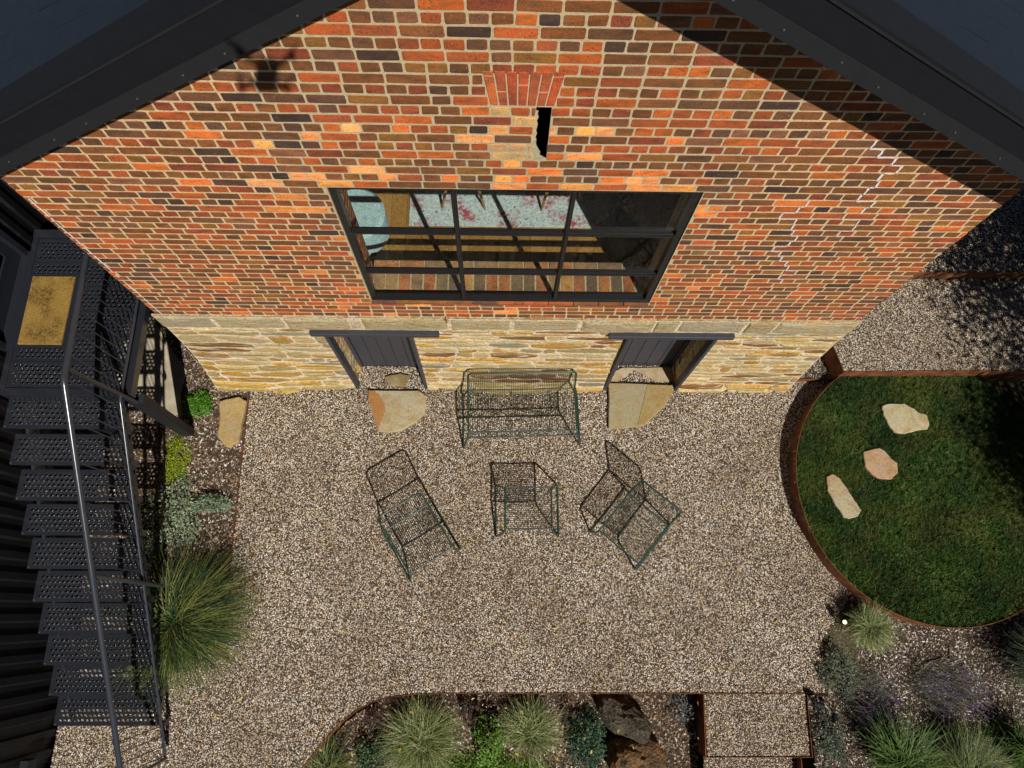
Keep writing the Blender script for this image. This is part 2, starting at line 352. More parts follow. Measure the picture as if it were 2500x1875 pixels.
def scatter(o, variants, density, smin, smax, seed, tilt=.35, zoff=0.0):
    g = bpy.data.node_groups.new('scatter', 'GeometryNodeTree')
    g.interface.new_socket('Geometry', in_out='INPUT', socket_type='NodeSocketGeometry')
    g.interface.new_socket('Geometry', in_out='OUTPUT', socket_type='NodeSocketGeometry')
    N = g.nodes; L = g.links
    gi = N.new('NodeGroupInput'); go = N.new('NodeGroupOutput')
    d = N.new('GeometryNodeDistributePointsOnFaces'); d.inputs['Density'].default_value = density; d.inputs['Seed'].default_value = seed
    L.new(gi.outputs[0], d.inputs['Mesh'])
    j = N.new('GeometryNodeJoinGeometry')
    for v in variants:
        oi = N.new('GeometryNodeObjectInfo'); oi.inputs['Object'].default_value = v; oi.inputs['As Instance'].default_value = True
        L.new(oi.outputs['Geometry'], j.inputs[0])
    ip = N.new('GeometryNodeInstanceOnPoints'); ip.inputs['Pick Instance'].default_value = True
    rv = N.new('FunctionNodeRandomValue'); rv.data_type = 'FLOAT_VECTOR'; rv.inputs[0].default_value = (-tilt,-tilt,0); rv.inputs[1].default_value = (tilt,tilt,6.283)
    rs = N.new('FunctionNodeRandomValue'); rs.data_type = 'FLOAT'; rs.inputs[2].default_value = smin; rs.inputs[3].default_value = smax; rs.inputs['Seed'].default_value = 5
    L.new(d.outputs['Points'], ip.inputs['Points']); L.new(j.outputs[0], ip.inputs['Instance'])
    L.new(rv.outputs[0], ip.inputs['Rotation']); L.new(rs.outputs[1], ip.inputs['Scale'])
    sa = N.new('GeometryNodeStoreNamedAttribute'); sa.data_type = 'FLOAT'; sa.domain = 'INSTANCE'; sa.inputs['Name'].default_value = 'pr'
    rc = N.new('FunctionNodeRandomValue'); rc.data_type = 'FLOAT'; rc.inputs[2].default_value = 0; rc.inputs[3].default_value = 1; rc.inputs['Seed'].default_value = 11
    L.new(ip.outputs[0], sa.inputs['Geometry']); L.new(rc.outputs[1], sa.inputs['Value'])
    j2 = N.new('GeometryNodeJoinGeometry'); L.new(sa.outputs[0], j2.inputs[0]); L.new(gi.outputs[0], j2.inputs[0]); L.new(j2.outputs[0], go.inputs[0])
    md = o.modifiers.new('scatter', 'NODES'); md.node_group = g
def sheet(name, pts, z, mat, zf=None, sub=0, **tags):
    me = bpy.data.meshes.new(name)
    P = [(p[0], p[1], z) for p in pts]
    import bmesh
    bm = bmesh.new(); vs = [bm.verts.new(p) for p in P]; f = bm.faces.new(vs); bm.normal_update()
    if f.normal.z < 0: f.normal_flip()
    bmesh.ops.triangulate(bm, faces=bm.faces[:])
    if sub: bmesh.ops.subdivide_edges(bm, edges=bm.edges[:], cuts=sub, use_grid_fill=True)
    if zf:
        for v in bm.verts: v.co.z += zf(v.co.x, v.co.y)
    bm.to_mesh(me); bm.free(); me.materials.append(mat)
    return link(name, me, **tags)

# ------------------------------------------------------------------ ground
ZB = -.36                                                   # level of the sunken bed in front
def gp2(px, py, z=0): p = G(px, py, z); return (p.x, p.y)
LC, LR, LZ, T1, T2 = (5.30, -1.30), 1.665, .22, .38, .55
sheet('ground', [(-60,-60),(60,-60),(60,60),(-60,60)], ZB-.04, EARTH, kind='structure')
# curve of the sunken bed's edge
bedc = [gp2(*q) for q in ((735,1885),(790,1810),(825,1771),(870,1735),(910,1714),(950,1702.5),(1010,1695),(1080,1693))]
bedc[0] = (bedc[0][0]-.02, bedc[0][1])
BX, BY = 2.372, -3.676
WX, WY = 3.765, -3.68
gravel_main = [(-4.83,-3.3),(-3.80,-3.62),(-3.62,-3.35),(-3.20,-2.95),(-3.145,-2.226),(-3.167,-.10),(-3.2,.02),(-1.79,.02),(-1.79,.235),(-.93,.235),(-.93,.02),(1.39,.02),(1.39,.275),(2.27,.275),(2.27,.02),(3.62,.02),(3.75,.075),(4.3,.09),(4.3,-.0)]
for a in range(128, 232, 6):
    gravel_main.append((LC[0]+LR*math.cos(R(a)), LC[1]+LR*math.sin(R(a))))
gravel_main += [gp2(2035,1520), gp2(2000,1572), (3.765,-3.1), (WX,WY), (BX,BY)] + [p for p in bedc[::-1]] + [(-2.4,-5.6),(-4.83,-5.6)]
gm = sheet('gravel', gravel_main, 0.0, GRAVEL, kind='stuff', label='loose multicoloured pebble gravel of the courtyard', category='gravel')
scatter(gm, PEBV, 6800, .0085, .0195, 3)
sheet('courtyard_base', [(-6,-6.2),(BX,-6.2),(BX,BY-.0),(WX,WY),(WX,-3.0),(4.6,-3.0),(8,-3.0),(8,8),(-6,8)][:0] or [(-8,-3.62),(4.2,-3.62),(4.2,8),(-8,8)], -.012, EARTH, kind='structure')
# steps of the lower path
path = sheet('path_gravel', [(BX+.01,BY-.01),(3.545,BY-.01),(3.53,-4.33),(BX-.01,-4.33)], -.035, GRAVEL, kind='stuff', label='pebble gravel of the first lower path step', category='gravel')
scatter(path, PEBV, 6800, .0085, .0195, 8)
path2 = sheet('path_gravel', [(BX-.03,-4.34),(3.40,-4.34),(3.38,-5.6),(BX-.05,-5.6)], -.13, GRAVEL, kind='stuff', label='pebble gravel of the second lower path step', category='gravel')
scatter(path2, PEBV, 6800, .0085, .0195, 9)
# terraces
t1 = sheet('terrace_gravel', [(4.34,.09),(9,.14),(9,1.40),(4.12,1.36),(4.225,.5)], T1, GRAVEL, kind='stuff', label='pebble gravel of the terrace behind the round lawn', category='gravel')
scatter(t1, PEBV, 6800, .0085, .0195, 12)
t1b = sheet('terrace_gravel', [(4.12,1.36),(9,1.40),(9,6),(3.62,6),(3.62,1.38)], T1-.002, EARTH, kind='structure')
t2 = sheet('upper_terrace_gravel', [(3.64,1.37),(9,1.41),(9,5.5),(3.64,5.5)], T2, GRAVEL, kind='stuff', label='pebble gravel of the upper terrace beside the house corner', category='gravel')
scatter(t2, PEBV, 3200, .010, .024, 13)
# mulch beds
def mulch(name, pts, z, seed, label, dens=2600, zf=None, sub=0):
    o = sheet(name, pts, z, MULCH, zf=zf, sub=sub, kind='stuff', label=label, category='mulch'); scatter(o, CHIPV2 if 'chipped' in label or 'grey bark' in label else CHIPV, dens, .012, .055, seed, tilt=.8); return o
mulch('mulch', [(-5.6,1.6),(-3.4,1.6),(-3.36,.1),(-3.19,-.09),(-3.165,-2.226),(-3.22,-2.95),(-3.64,-3.37),(-3.82,-3.63),(-4.85,-3.3)], .003, 21, 'brown bark mulch of the bed under the steel stair')
mulch('mulch', [(3.62,.07),(4.325,.09),(4.215,.5),(4.10,1.36),(3.60,1.36)], .08, 22, 'grey bark mulch in the gap between house corner and terrace', 3000)
lowbed = [(BX-.02,BY-.02)]+[(p[0]+.02,p[1]-.02) for p in bedc[::-1]]+[(-2.3,-5.6),(BX-.06,-5.6)]
mulch('mulch', lowbed, ZB, 23, 'brown bark mulch of the sunken bed in front', 2600)
rb = [(3.79,-3.1), gp2(2003,1572), gp2(2037,1520), gp2(2062,1452)]
for a in range(232, 330, 7): rb.append((LC[0]+LR*math.cos(R(a)), LC[1]+LR*math.sin(R(a))))
rb += [(9,-2.2),(9,-5.6),(3.56,-5.6),(3.56,-3.7),(3.79,-3.7)]
mulch('mulch', rb, -.02, 24, 'pale chipped mulch of the bed below the round lawn', 3000)
pf = MB(); pf.prism([gp2(*q) for q in ((372,770),(405,830),(447,893),(457,905),(448,935),(441,965),(446,1012),(400,1020),(340,1000),(270,990),(230,900),(200,700))], -.05, .018, bev=.004)
pf.build('concrete_slab', CONC, kind='structure')
# lawn
lawn_pts = [(LC[0]+(LR-.008)*math.cos(R(a)), min(LC[1]+(LR-.008)*math.sin(R(a)), .085)) for a in range(0, 360, 4)]
lp = []
for p in lawn_pts:
    if not lp or (Vector(p)-Vector(lp[-1])).length > .01: lp.append(p)
lw_o = sheet('lawn', lp, LZ-.035, LAWNG, kind='stuff', label='dark green mown grass of the round raised lawn', category='lawn')
scatter(lw_o, BLADEV, 4200, .03, .075, 31, tilt=.35)
lawn_side = MB(); lawn_side.prism([(LC[0]+(p[0]-LC[0])*.995, LC[1]+(p[1]-LC[1])*.995) for p in lp], -.03, LZ-.04); lawn_side.build('lawn_soil', EARTH, kind='structure')

# steel edgings
def edging(pts, z0, z1, t, label, closed=False):
    b = MB(); P = [Vector((p[0],p[1])) for p in pts]; n = len(P); inn = []; outt = []
    for i in range(n):
        a = P[i-1] if (i or closed) else P[i]; c = P[(i+1)%n] if (i < n-1 or closed) else P[i]
        d = (c-a).normalized(); nn = Vector((-d.y, d.x))*t/2; inn.append(P[i]+nn); outt.append(P[i]-nn)
    vs = []
    for p, q in zip(inn, outt): vs += [(p.x,p.y,z0),(q.x,q.y,z0),(q.x,q.y,z1),(p.x,p.y,z1)]
    fs = []
    for i in range(n if closed else n-1):
        k = i*4; l = ((i+1)%n)*4
        for a in range(4): fs.append((k+a, k+(a+1)%4, l+(a+1)%4, l+a))
    if not closed: fs += [(3,2,1,0), (n*4-4,n*4-3,n*4-2,n*4-1)]
    b.add(vs, fs); return b.build('steel_edging', CORTEN, label=label, category='edging', group='rusty steel edgings')
ring = [(LC[0]+LR*math.cos(R(a)), LC[1]+LR*math.sin(R(a))) for a in range(124, 416, 4)]
ring = [p for p in ring if p[1] < .1]
edging(ring, -.06, LZ+.01, .008, 'curved rusty steel ring holding the round lawn')
edging([(4.335,.075),(9,.15)], -.05, T1+.012, .008, 'straight rusty steel riser between the round lawn and the gravel terrace')
edging([(4.33,.08),(4.22,.5),(4.11,1.36)], .03, T1+.015, .008, 'shaded steel return between house-corner mulch and terrace gravel')
edging([(3.66,.064),(4.34,.084)], -.05, .095, .008, 'short low steel strip at the foot of the house corner')
edging([(3.66,1.372),(9,1.415)], T1-.05, T2+.012, .008, 'upper rusty steel riser beside the brick wall, behind the first terrace')
edging([(-3.178,-.10),(-3.155,-2.226),(-3.20,-2.95),(-3.62,-3.36)], -.08, .022, .006, 'thin steel strip between stair bed mulch and courtyard gravel')
edging(bedc+[(BX,BY)], ZB-.02, .012, .006, 'thin curving steel edge at the top of the sunken bed')
edging([(BX,BY),(BX-.03,-4.33)], ZB-.02, -.02, .01, 'dark steel side of the path steps along the sunken bed')
edging([(BX,BY),(WX,WY)], -.3, .012, .006, 'straight steel lip of the first path step')
edging([(BX-.03,-4.335),(3.53,-4.335)], -.3, -.022, .006, 'straight steel lip of the second path step')
edging([(3.553,BY-.01),(3.53,-4.34)], -.3, .0, .006, 'steel side strip between first path step and lavender bed')
edging([(3.40,-4.34),(3.38,-5.6)], -.3, .0, .008, 'steel side strip between second path step and lavender bed')
edging([(3.775,-3.0),(3.768,-3.68)], -.05, .014, .006, 'short steel strip between courtyard gravel and lavender bed')

# ------------------------------------------------------------------ brick house
house = empty('brick_house', (0,0,0), 'red and brown brick gable house on a rubble stone base with charcoal roof', 'house')
APX, APZ, TP = .153, 6.858, .565                     # rake line of the soffit edge: z = APZ - TP*|x-APX|
def rake(x): return APZ-TP*abs(x-APX)
XL, XR = -3.385, 3.625
BZ0 = 2.185                                          # top of the stone base
WX0, WX1, WZ0, WZ1 = -1.20, 1.43, 2.575, 4.432       # window opening
ch = (WZ1-BZ0)/27; ch2 = .0852
def zc(k): return BZ0+ch*k if k <= 27 else WZ1+ch2*(k-27)
LINT = .02
# mortar body with openings
sx0, sx1, sz0, sz1 = .222, .297, 4.80, 5.284         # the ragged slot beside the old bricked-up opening
bw = MB()
def wallrect(x0, x1, z0, z1, n=1):                   # front skin rectangle clipped by the rake
    m = max(1, int((x1-x0)/.25))
    for i in range(m):
        a = x0+(x1-x0)*i/m; b = x0+(x1-x0)*(i+1)/m
        ta = min(z1, rake(a)+.12); tb = min(z1, rake(b)+.12)
        if ta <= z0 and tb <= z0: continue
        ta = max(ta, z0+.001); tb = max(tb, z0+.001)
        bw.add([(a,0,z0),(b,0,z0),(b,0,tb),(a,0,ta)], [(0,1,2,3)])
wallrect(XL+.008, XR-.008, BZ0, 2.517); wallrect(XL+.008, WX0, 2.517, WZ1); wallrect(WX1, XR-.008, 2.517, WZ1); wallrect(WX0, WX1, 2.517, WZ0-.03)
wallrect(XL+.008, XR-.008, WZ1, sz0); wallrect(XL+.008, sx0-.012, sz0, sz1); wallrect(sx1+.004, XR-.008, sz0, sz1); wallrect(XL+.008, XR-.008, sz1, 7.2)
# reveals of the window and slot
bw.add([(WX0,0,WZ0),(WX0,.34,WZ0),(WX0,.34,WZ1),(WX0,0,WZ1)], [(0,1,2,3)])
bw.add([(WX1,0,WZ0),(WX1,.34,WZ0),(WX1,.34,WZ1),(WX1,0,WZ1)], [(3,2,1,0)])
bw.add([(WX0,0,WZ1),(WX1,0,WZ1),(WX1,.34,WZ1),(WX0,.34,WZ1)], [(0,1,2,3)])
bw.add([(WX0,.0,WZ0-.03),(WX1,.0,WZ0-.03),(WX1,.43,WZ0-.03),(WX0,.43,WZ0-.03)], [(0,1,2,3)])
fr_ = [(sx0-.012, sz1)]+[(sx0+.004+.045*max(0,(5.0-z_)/.2)**1.5+random.uniform(-.007,.009), z_) for z_ in [sz1-.03*q for q in range(1,16)]]+[(sx1, sz0),(sx0-.012, sz0)]
for q in range(1, len(fr_)-2): bw.add([(sx0-.012,.001,fr_[q][1]),(sx0-.012,.001,fr_[q+1][1]),(fr_[q+1][0],.001,fr_[q+1][1]),(fr_[q][0],.001,fr_[q][1])], [(0,1,2,3)])
brick_wall = bw.build('brick_wall', MORTAR, house)
bb = MB(); bb.box(sx0-.15, sx1+.15, .25, .27, sz0-.4, sz1+.1)  # added black box behind the slot, its colour stands in for deep shade
for q in ((sx0-.16,sx0-.15),(sx1+.15,sx1+.16)): bb.box(q[0],q[1],.012,.25,sz0-.4,sz1+.1)
bb.box(sx0-.15,sx1+.15,.012,.25,sz0-.41,sz0-.4); bb.box(sx0-.15,sx1+.15,.012,.25,sz1+.1,sz1+.11); bb.build('slot_shade_box', WFRAME, brick_wall)

PALETTE = [((.34,.10,.04),14),((.28,.09,.045),10),((.42,.13,.04),6),((.50,.16,.045),2),((.19,.088,.042),18),((.155,.078,.042),15),((.21,.115,.04),10),((.13,.075,.055),11),((.10,.062,.058),8),((.055,.042,.048),4),((.20,.105,.075),7),((.23,.07,.045),8)]
PW = [w_ for _, w_ in PALETTE]
def brickcol(x, z, rr):
    c = rr.choices([p for p, _ in PALETTE], PW)[0]
    if z < 4.2: c = rr.choices([p for p, _ in PALETTE], [a*(1.5 if i in (0,1,2) else 1) for i, a in enumerate(PW)])[0]
    near = (abs(x-.12) < 1.0+1.3*rr.random()*(1 if z < 5.0 else .5)) and WZ1-.02 < z < 5.12
    if near and rr.random() < (.32 if z < WZ1+.28 else .15): c = rr.choice([(.80,.36,.16),(.85,.45,.22),(.70,.22,.07),(.80,.42,.14)])
    elif abs(x-.12) < 1.75 and z < WZ1 and rr.random() < .10: c = rr.choice([(.62,.22,.08),(.5,.12,.05),(.66,.30,.10)])
    j = rr.uniform(.82,1.2); return tuple(min(.9, v*j) for v in c)
def brickmesh(x0, x1, z0, z1, col, rr, name='brick', front=-.0018, tomap=None):
    """rounded, slightly uneven brick: 24 points"""
    r = min(.008, (z1-z0)*.22); j = lambda s=.0026: rr.uniform(-s, s)
    tl = rr.uniform(-.003,.003)
    pts = [(x0+r+j(),z0+j()),(x1-r+j(),z0+j()+tl),(x1+j(),z0+r+tl),(x1+j(),z1-r+tl),(x1-r+j(),z1+j()+tl),(x0+r+j(),z1+j()),(x0+j(),z1-r),(x0+j(),z0+r)]
    cx, cz = (x0+x1)/2, (z0+z1)/2
    f = front+rr.uniform(-.0007,.0006); tw = rr.uniform(-.001,.001)/(x1-x0)
    inn = [(cx+(p[0]-cx)*(1-.010/(x1-x0)), f-(p[0]-cx)*tw, cz+(p[1]-cz)*(1-.010/(z1-z0))) for p in pts]
    mid = [(p[0], f+.0028, p[1]) for p in pts]; bk_ = [(p[0], .012, p[1]) for p in pts]
    vs = inn+mid+bk_
    if tomap: vs = [tomap(*p) for p in vs]
    fs = [tuple(range(8))]+[(a+i, a+8+i, a+8+(i+1)%8, a+(i+1)%8) for a in (0,8) for i in range(8)]
    return vs, fs, col
allb = []
rr = random.Random(11)
def arch_clear(x, z):   # zone of the voussoirs
    return 5.27 < z < 5.60 and abs(x-.135) < .20+(z-5.27)*.12
k = 0
J = .0105
while zc(k) < 7.0:
    z0, z1 = zc(k)+J/2, zc(k+1)-J/2
    stretch = k % 2 == 1
    # bond: odd = stretchers, even = headers
    xs = []; x = XL - (.06 if not stretch else 0)
    while x < XR:
        L = .2385 if stretch else .1192
        L += rr.uniform(-.004,.004)
        if not stretch and rr.random() < .06: L *= 1.5
        if stretch and rr.random() < .05: L *= .5
        xs.append((x, min(x+L, XR+.0)))
        x += L
    for a, b in xs:
        a = XL+rr.uniform(-.003,.002) if a <= XL else a+J/2; b = XR+rr.uniform(-.002,.003) if b >= XR-.001 else b-J/2
        if b-a < .03: continue
        if min(rake(a), rake(b))+.1 < z1: continue
        segs = [(a, b)]
        def cut(s, lo, hi):
            o = []
            for p, q in s:
                if q <= lo or p >= hi: o.append((p, q)); continue
                if p < lo-.02: o.append((p, lo-J/2))
                if q > hi+.02: o.append((hi+J/2, q))
            return o
        if z0 > 2.515 and z1 < WZ1+.01: segs = cut(segs, WX0+rr.uniform(-.004,.0), WX1+.0)
        if z0 > 2.49 and z1 < 2.58: pass
        if z1 > sz0+.02 and z0 < sz1-.02: segs = cut(segs, sx0-rr.uniform(0,.02), sx1)
        zm = (z0+z1)/2
        if 5.28 < zm < 5.57:
            h = .185+(zm-5.28)*.16
            segs = cut(segs, .128-h, .128+h)
        for p, q in segs:
            if q-p < .02: continue
            if 2.51 < z0 < 2.56 and WX0 < (p+q)/2 < WX1: continue
            allb.append((p, q, z0, z1, brickcol((p+q)/2, zm, rr)))
    k += 1
# window head course pale bricks are already in; old opening's infill keeps paler stained tones
ab2 = []
for (p, q, z0, z1, c) in allb:
    xm, zm = (p+q)/2, (z0+z1)/2
    if -.06 < xm < .22 and 4.82 < zm < 5.28 and rr.random() < .6: c = rr.choice([(.55,.42,.22),(.50,.38,.20),(.75,.40,.18),(.30,.18,.12)])
    if -.07 < xm < .26 and 4.78 < zm < 4.98: c = rr.choice([(.62,.50,.29),(.55,.44,.24),(.50,.36,.24)])
    ab2.append((p, q, z0, z1, c))
allb = ab2
# voussoirs of the bricked-up arch
vous = MB(); vlist = []
nv = 7; half = math.radians(21)
for i in range(nv):
    t0 = -1+2*i/nv; t1 = -1+2*(i+1)/nv
    zb, zt = 5.292, 5.572
    xb0, xb1 = .128+t0*.188, .128+t1*.188; xt0, xt1 = .128+t0*.232, .128+t1*.232
    col = rr.choice([(.40,.10,.05),(.36,.09,.05),(.46,.15,.07),(.33,.10,.06)])
    splits = [(0,1)] if i % 2 == 0 else ([(0,.42),(.42,1)] if i in (1,5) else [(0,.62),(.62,1)])
    if i == 0: splits = [(0,.86),(.86,1)]
    if i == nv-1: splits = [(0,.86),(.86,1)]
    for s0, s1 in splits:
        za, zb2 = zb+(zt-zb)*s0+.004, zb+(zt-zb)*s1-.004
        def L_(a, b, s): return a+(b-a)*s
        q = [(L_(xb0,xt0,s0)+.004, za),(L_(xb1,xt1,s0)-.004, za),(L_(xb1,xt1,s1)-.004, zb2),(L_(xb0,xt0,s1)+.004, zb2)]
        vlist.append((q, col))
# biggest in the picture first: courses nearest the camera and inside the frame
def visible(b): 
    xm, zm = (b[0]+b[1])/2, (b[2]+b[3])/2
    v = M3.transposed() @ (Vector((xm,0,zm))-CAM)
    if v.z > -.1: return -1, 0
    px = 1250+F*v.x/-v.z; py = 937.5-F*v.y/-v.z
    sc_ = F/-v.z
    out_ = px < 5 or px > 2495 or py < 0 or zm > rake(xm)-.1
    return (-1 if out_ else (b[1]-b[0])*(b[3]-b[2])*sc_*sc_*(abs(v.y/v.z)+.15)), py
order = sorted(range(len(allb)), key=lambda i: -visible(allb[i])[0])
top = set(order[:288])
rest = MB()
for i, b in enumerate(allb):
    vs, fs, col = brickmesh(*b[:4], b[4], rr)
    if i in top:
        m = MB(); m.add(vs, fs, col); m.build('brick', BRICK, brick_wall)
    else: rest.add(vs, fs, col)
for q, col in vlist:
    m = MB(); x_ = [(p[0], -.003, p[1]) for p in q]; cxq = sum(p[0] for p in q)/4; czq = sum(p[1] for p in q)/4
    inn = [(cxq+(p[0]-cxq)*.9, -.004, czq+(p[1]-czq)*.96) for p in q]; bk_ = [(p[0], .012, p[1]) for p in q]; mid = [(p[0], -.001, p[1]) for p in q]
    m.add(inn+mid+bk_, [(0,1,2,3)]+[(a+i, a+4+i, a+4+(i+1)%4, a+(i+1)%4) for a in (0,4) for i in range(4)], col)
    m.build('brick', BRICK, brick_wall)
rest.build('brick', BRICK, brick_wall, kind='stuff')
# pale stepped crack repairs along the joints on the right
rows = {}
for (p, q, z0, z1, c) in allb: rows.setdefault(round((z0-BZ0)/ch if z0 < WZ1 else 27+(z0-WZ1)/ch2), []).append(p-J/2)
def crack(pxs, wf=1.0):
    P = [W(a, b) for a, b in pxs]; P.sort(key=lambda v: -v.z); m = MB(); prevx = None
    def strip(a, b):
        d = b-a; L = d.length
        if L < .004: return
        n_ = max(1, int(L/.02)); nr = Vector((-d.z,0,d.x)).normalized(); pv = None
        for s_ in range(n_+1):
            t = a+d*s_/n_+nr*rr.uniform(-.003,.003); w_ = rr.uniform(.005,.010)*wf; cur = (t+nr*w_, t-nr*w_)
            if pv: m.add([pv[0],pv[1],cur[1],cur[0]], [(0,1,2,3)] if d.x > 0 or d.z < 0 else [(3,2,1,0)])
            pv = cur
    for kk in range(60, 0, -1):
        zt, zb = zc(kk+1), zc(kk); zm = (zt+zb)/2
        if not (P[-1].z < zm < P[0].z) or kk not in rows: continue
        for a, b in zip(P, P[1:]):
            if b.z <= zm <= a.z: xt = a.x+(b.x-a.x)*(a.z-zm)/max(1e-6, a.z-b.z); break
        x = min(rows[kk], key=lambda q: abs(q-xt))
        Y = -.0045
        if prevx is not None: strip(Vector((min(prevx,x), Y, zt)), Vector((max(prevx,x), Y, zt)))
        strip(Vector((x, Y, zt)), Vector((x, Y, zb))); prevx = x
    m.build('mortar_repair', REPAIR, brick_wall)
crack([(2175,345),(2137,388),(2188,400),(2142,449),(2104,484),(2090,516)]); crack([(2106,520),(2069,559),(2040,590)], .6)
crack([(1976,486),(1930,516),(1940,548),(1917,567),(1933,592),(1907,608),(1914,633),(1936,655),(1914,690)], .75)
m = MB(); pz = 4.25
while pz > 2.3:
    L_p = rr.uniform(.03,.16); w_ = rr.uniform(.003,.007); x_ = XL+.035+.03*(4.3-pz)/2+rr.uniform(-.003,.003)
    m.add([(x_-w_,-.0045,pz-L_p),(x_+w_,-.0045,pz-L_p),(x_+w_+rr.uniform(-.003,.003),-.0045,pz),(x_-w_,-.0045,pz)], [(0,1,2,3)]); pz -= L_p+rr.choice([0,0,.0,.02,.05])
m.build('pale_drip', REPAIR, brick_wall, kind='stuff')
# sill course
for i in range(11):
    a = WX0-.0+i*.239; b = min(a+.229, WX1); 
    m = MB(); col = brickcol(a, 3, rr); rr2 = rr.uniform(.9,1.1)
    m.add([(a,-.02,2.524),(b,-.02,2.524),(b,-.02,2.558),(a,-.02,2.558),(a,.045,2.577),(b,.045,2.577),(a,.045,2.524),(b,.045,2.524)], [(0,1,2,3),(3,2,5,4),(0,3,4,6),(1,7,5,2),(6,4,5,7)], col)
    m.build('sill_brick', BRICK, brick_wall)
# window
win = MB()
fy0, fy1 = .012, .066
def wbar(x0, x1, z0, z1, y0=fy0, y1=fy1): win.box(x0, x1, y0, y1, z0, z1)
window = bpy.data.objects.new('window', None); COL.objects.link(window); window.parent = house
wbar(WX0+.003, WX0+.052, WZ0, WZ1); wbar(WX1-.052, WX1-.003, WZ0, WZ1); wbar(WX0+.052, WX1-.052, WZ1-.04, WZ1-.001); wbar(WX0+.052, WX1-.052, WZ0+.002, WZ0+.035)
win.box(WX0+.012, WX1-.012, -.004, fy0, WZ0+.004, WZ0+.010)
win.build('window_frame', WFRAME, window)
mxs = [-.328, .527]; mzs = [W(1250,558,.07).z, W(1250,655,.07).z]
for x in mxs:
    m = MB(); m.box(x-.012, x+.012, fy0-.006, fy1, WZ0+.035, WZ1-.04); m.box(x-.020, x+.020, fy0+.014, fy1-.01, WZ0+.035, WZ1-.04); m.build('mullion', WFRAME, window)
xsp = [WX0+.052]+mxs+[WX1-.052]; zsp = [WZ0+.035]+mzs[::-1]+[WZ1-.04]
for z in mzs:
    for i in range(3):
        m = MB(); a = xsp[i]+(.021 if i else 0); b = xsp[i+1]-(.021 if i < 2 else 0)
        m.box(a, b, fy0-.003, fy1, z-.010, z+.010); m.box(a, b, fy0+.016, fy1-.01, z-.017, z+.017); m.build('glazing_bar', WFRAME, window)
for i in range(3):
    for j_ in range(3):
        m = MB(); a, b = xsp[i]+.002, xsp[i+1]-.002; c0, c1 = zsp[j_]+.002, zsp[j_+1]-.002
        m.add([(a,.05,c0),(b,.05,c0),(b,.05,c1),(a,.05,c1)], [(0,1,2,3)]); m.build('pane', GLASS, window)
# inner reveal bricks on the left, inner sill bricks
def revmap(x, y, z): return (WX0+.0-y*1.0, x, z)
for k in range(5, 27):
    z0, z1 = zc(k)+J/2, zc(k+1)-J/2; x = .10
    segs = [(.10,.215),(.226,.345)] if k % 2 else [(.10,.155),(.165,.345)]
    for a, b in segs:
        vs, fs, col = brickmesh(a, b, z0, z1, brickcol(.12, 3, rr), rr, tomap=lambda x, y, z: (WX0-y, x, z))
        m = MB(); m.add(vs, fs, col); m.build('brick', BRICK, window)
for i in range(22):
    a = WX0+.005+i*.1195
    if a+.108 > WX1: break
    vs, fs, col = brickmesh(a, a+.108, .085, .325, rr.choice([(.30,.24,.17),(.42,.20,.11),(.20,.17,.14),(.45,.30,.14),(.38,.17,.10),(.16,.14,.12)]), rr, tomap=lambda x, y, z: (x, z, WZ0-.030-y*2))
    m = MB(); m.add(vs, fs, col); m.build('sill_brick', BRICK, window)
for i in range(11):
    a = WX0+.01+i*.239; b = min(a+.228, WX1-.005)
    m = MB(); m.bbox(a, b, .336, .43, WZ0-.10, WZ0-.02, .006, rr.choice([(.36,.26,.15),(.28,.22,.17),(.40,.22,.13)])); m.build('sill_brick', BRICK, window)
# rest of the shell: side and back walls, inner skin
sh = MB()
sh.box(XL, XL+.34, .001, 8, .0, 5.0); sh.box(XR-.34, XR, .001, 8, 0, 5.0); sh.box(XL+.34, XR-.34, 7.7, 8, 0, 6.8)
o_ = sh.build('side_wall', BRICK, house)
inn = MB()
inn.add([(XL+.34,.35,2.2),(WX0,.35,2.2),(WX0,.35,5.0),(XL+.34,.35,5.0)], [(3,2,1,0)])
inn.add([(WX1,.35,2.2),(XR-.34,.35,2.2),(XR-.34,.35,5.0),(WX1,.35,5.0)], [(3,2,1,0)])
inn.add([(WX0,.35,WZ1),(WX1,.35,WZ1),(WX1,.35,5.0),(WX0,.35,5.0)], [(3,2,1,0)])
inn.add([(WX0,.431,2.2),(WX1,.431,2.2),(WX1,.431,WZ0-.02),(WX0,.431,WZ0-.02)], [(3,2,1,0)])
inn.add([(XL+.34,.35,5.0),(XR-.34,.35,5.0),(XR-.34,7.7,5.0),(XL+.34,7.7,5.0)], [(3,2,1,0)])
for x in (XL+.345, XR-.345): inn.add([(x,.35,2.2),(x,7.7,2.2),(x,7.7,5.0),(x,.35,5.0)], [(0,1,2,3)])
inn.build('inner_wall', DARKW, house)
FZ = 2.25
for i in range(40):
    x = XL+.35+i*.16
    if x+.156 > XR-.34: break
    m = MB(); m.box(x, x+.157, .43, 7.6, FZ-.03, FZ, rr.choice([(.40,.21,.05),(.34,.17,.04),(.45,.25,.07)])); m.build('floor_board', TIMBER, house)
fb = MB(); fb.box(XL+.35, XR-.35, .35, 7.6, FZ-.06, FZ-.032); fb.build('floor_structure', DARKW, house)

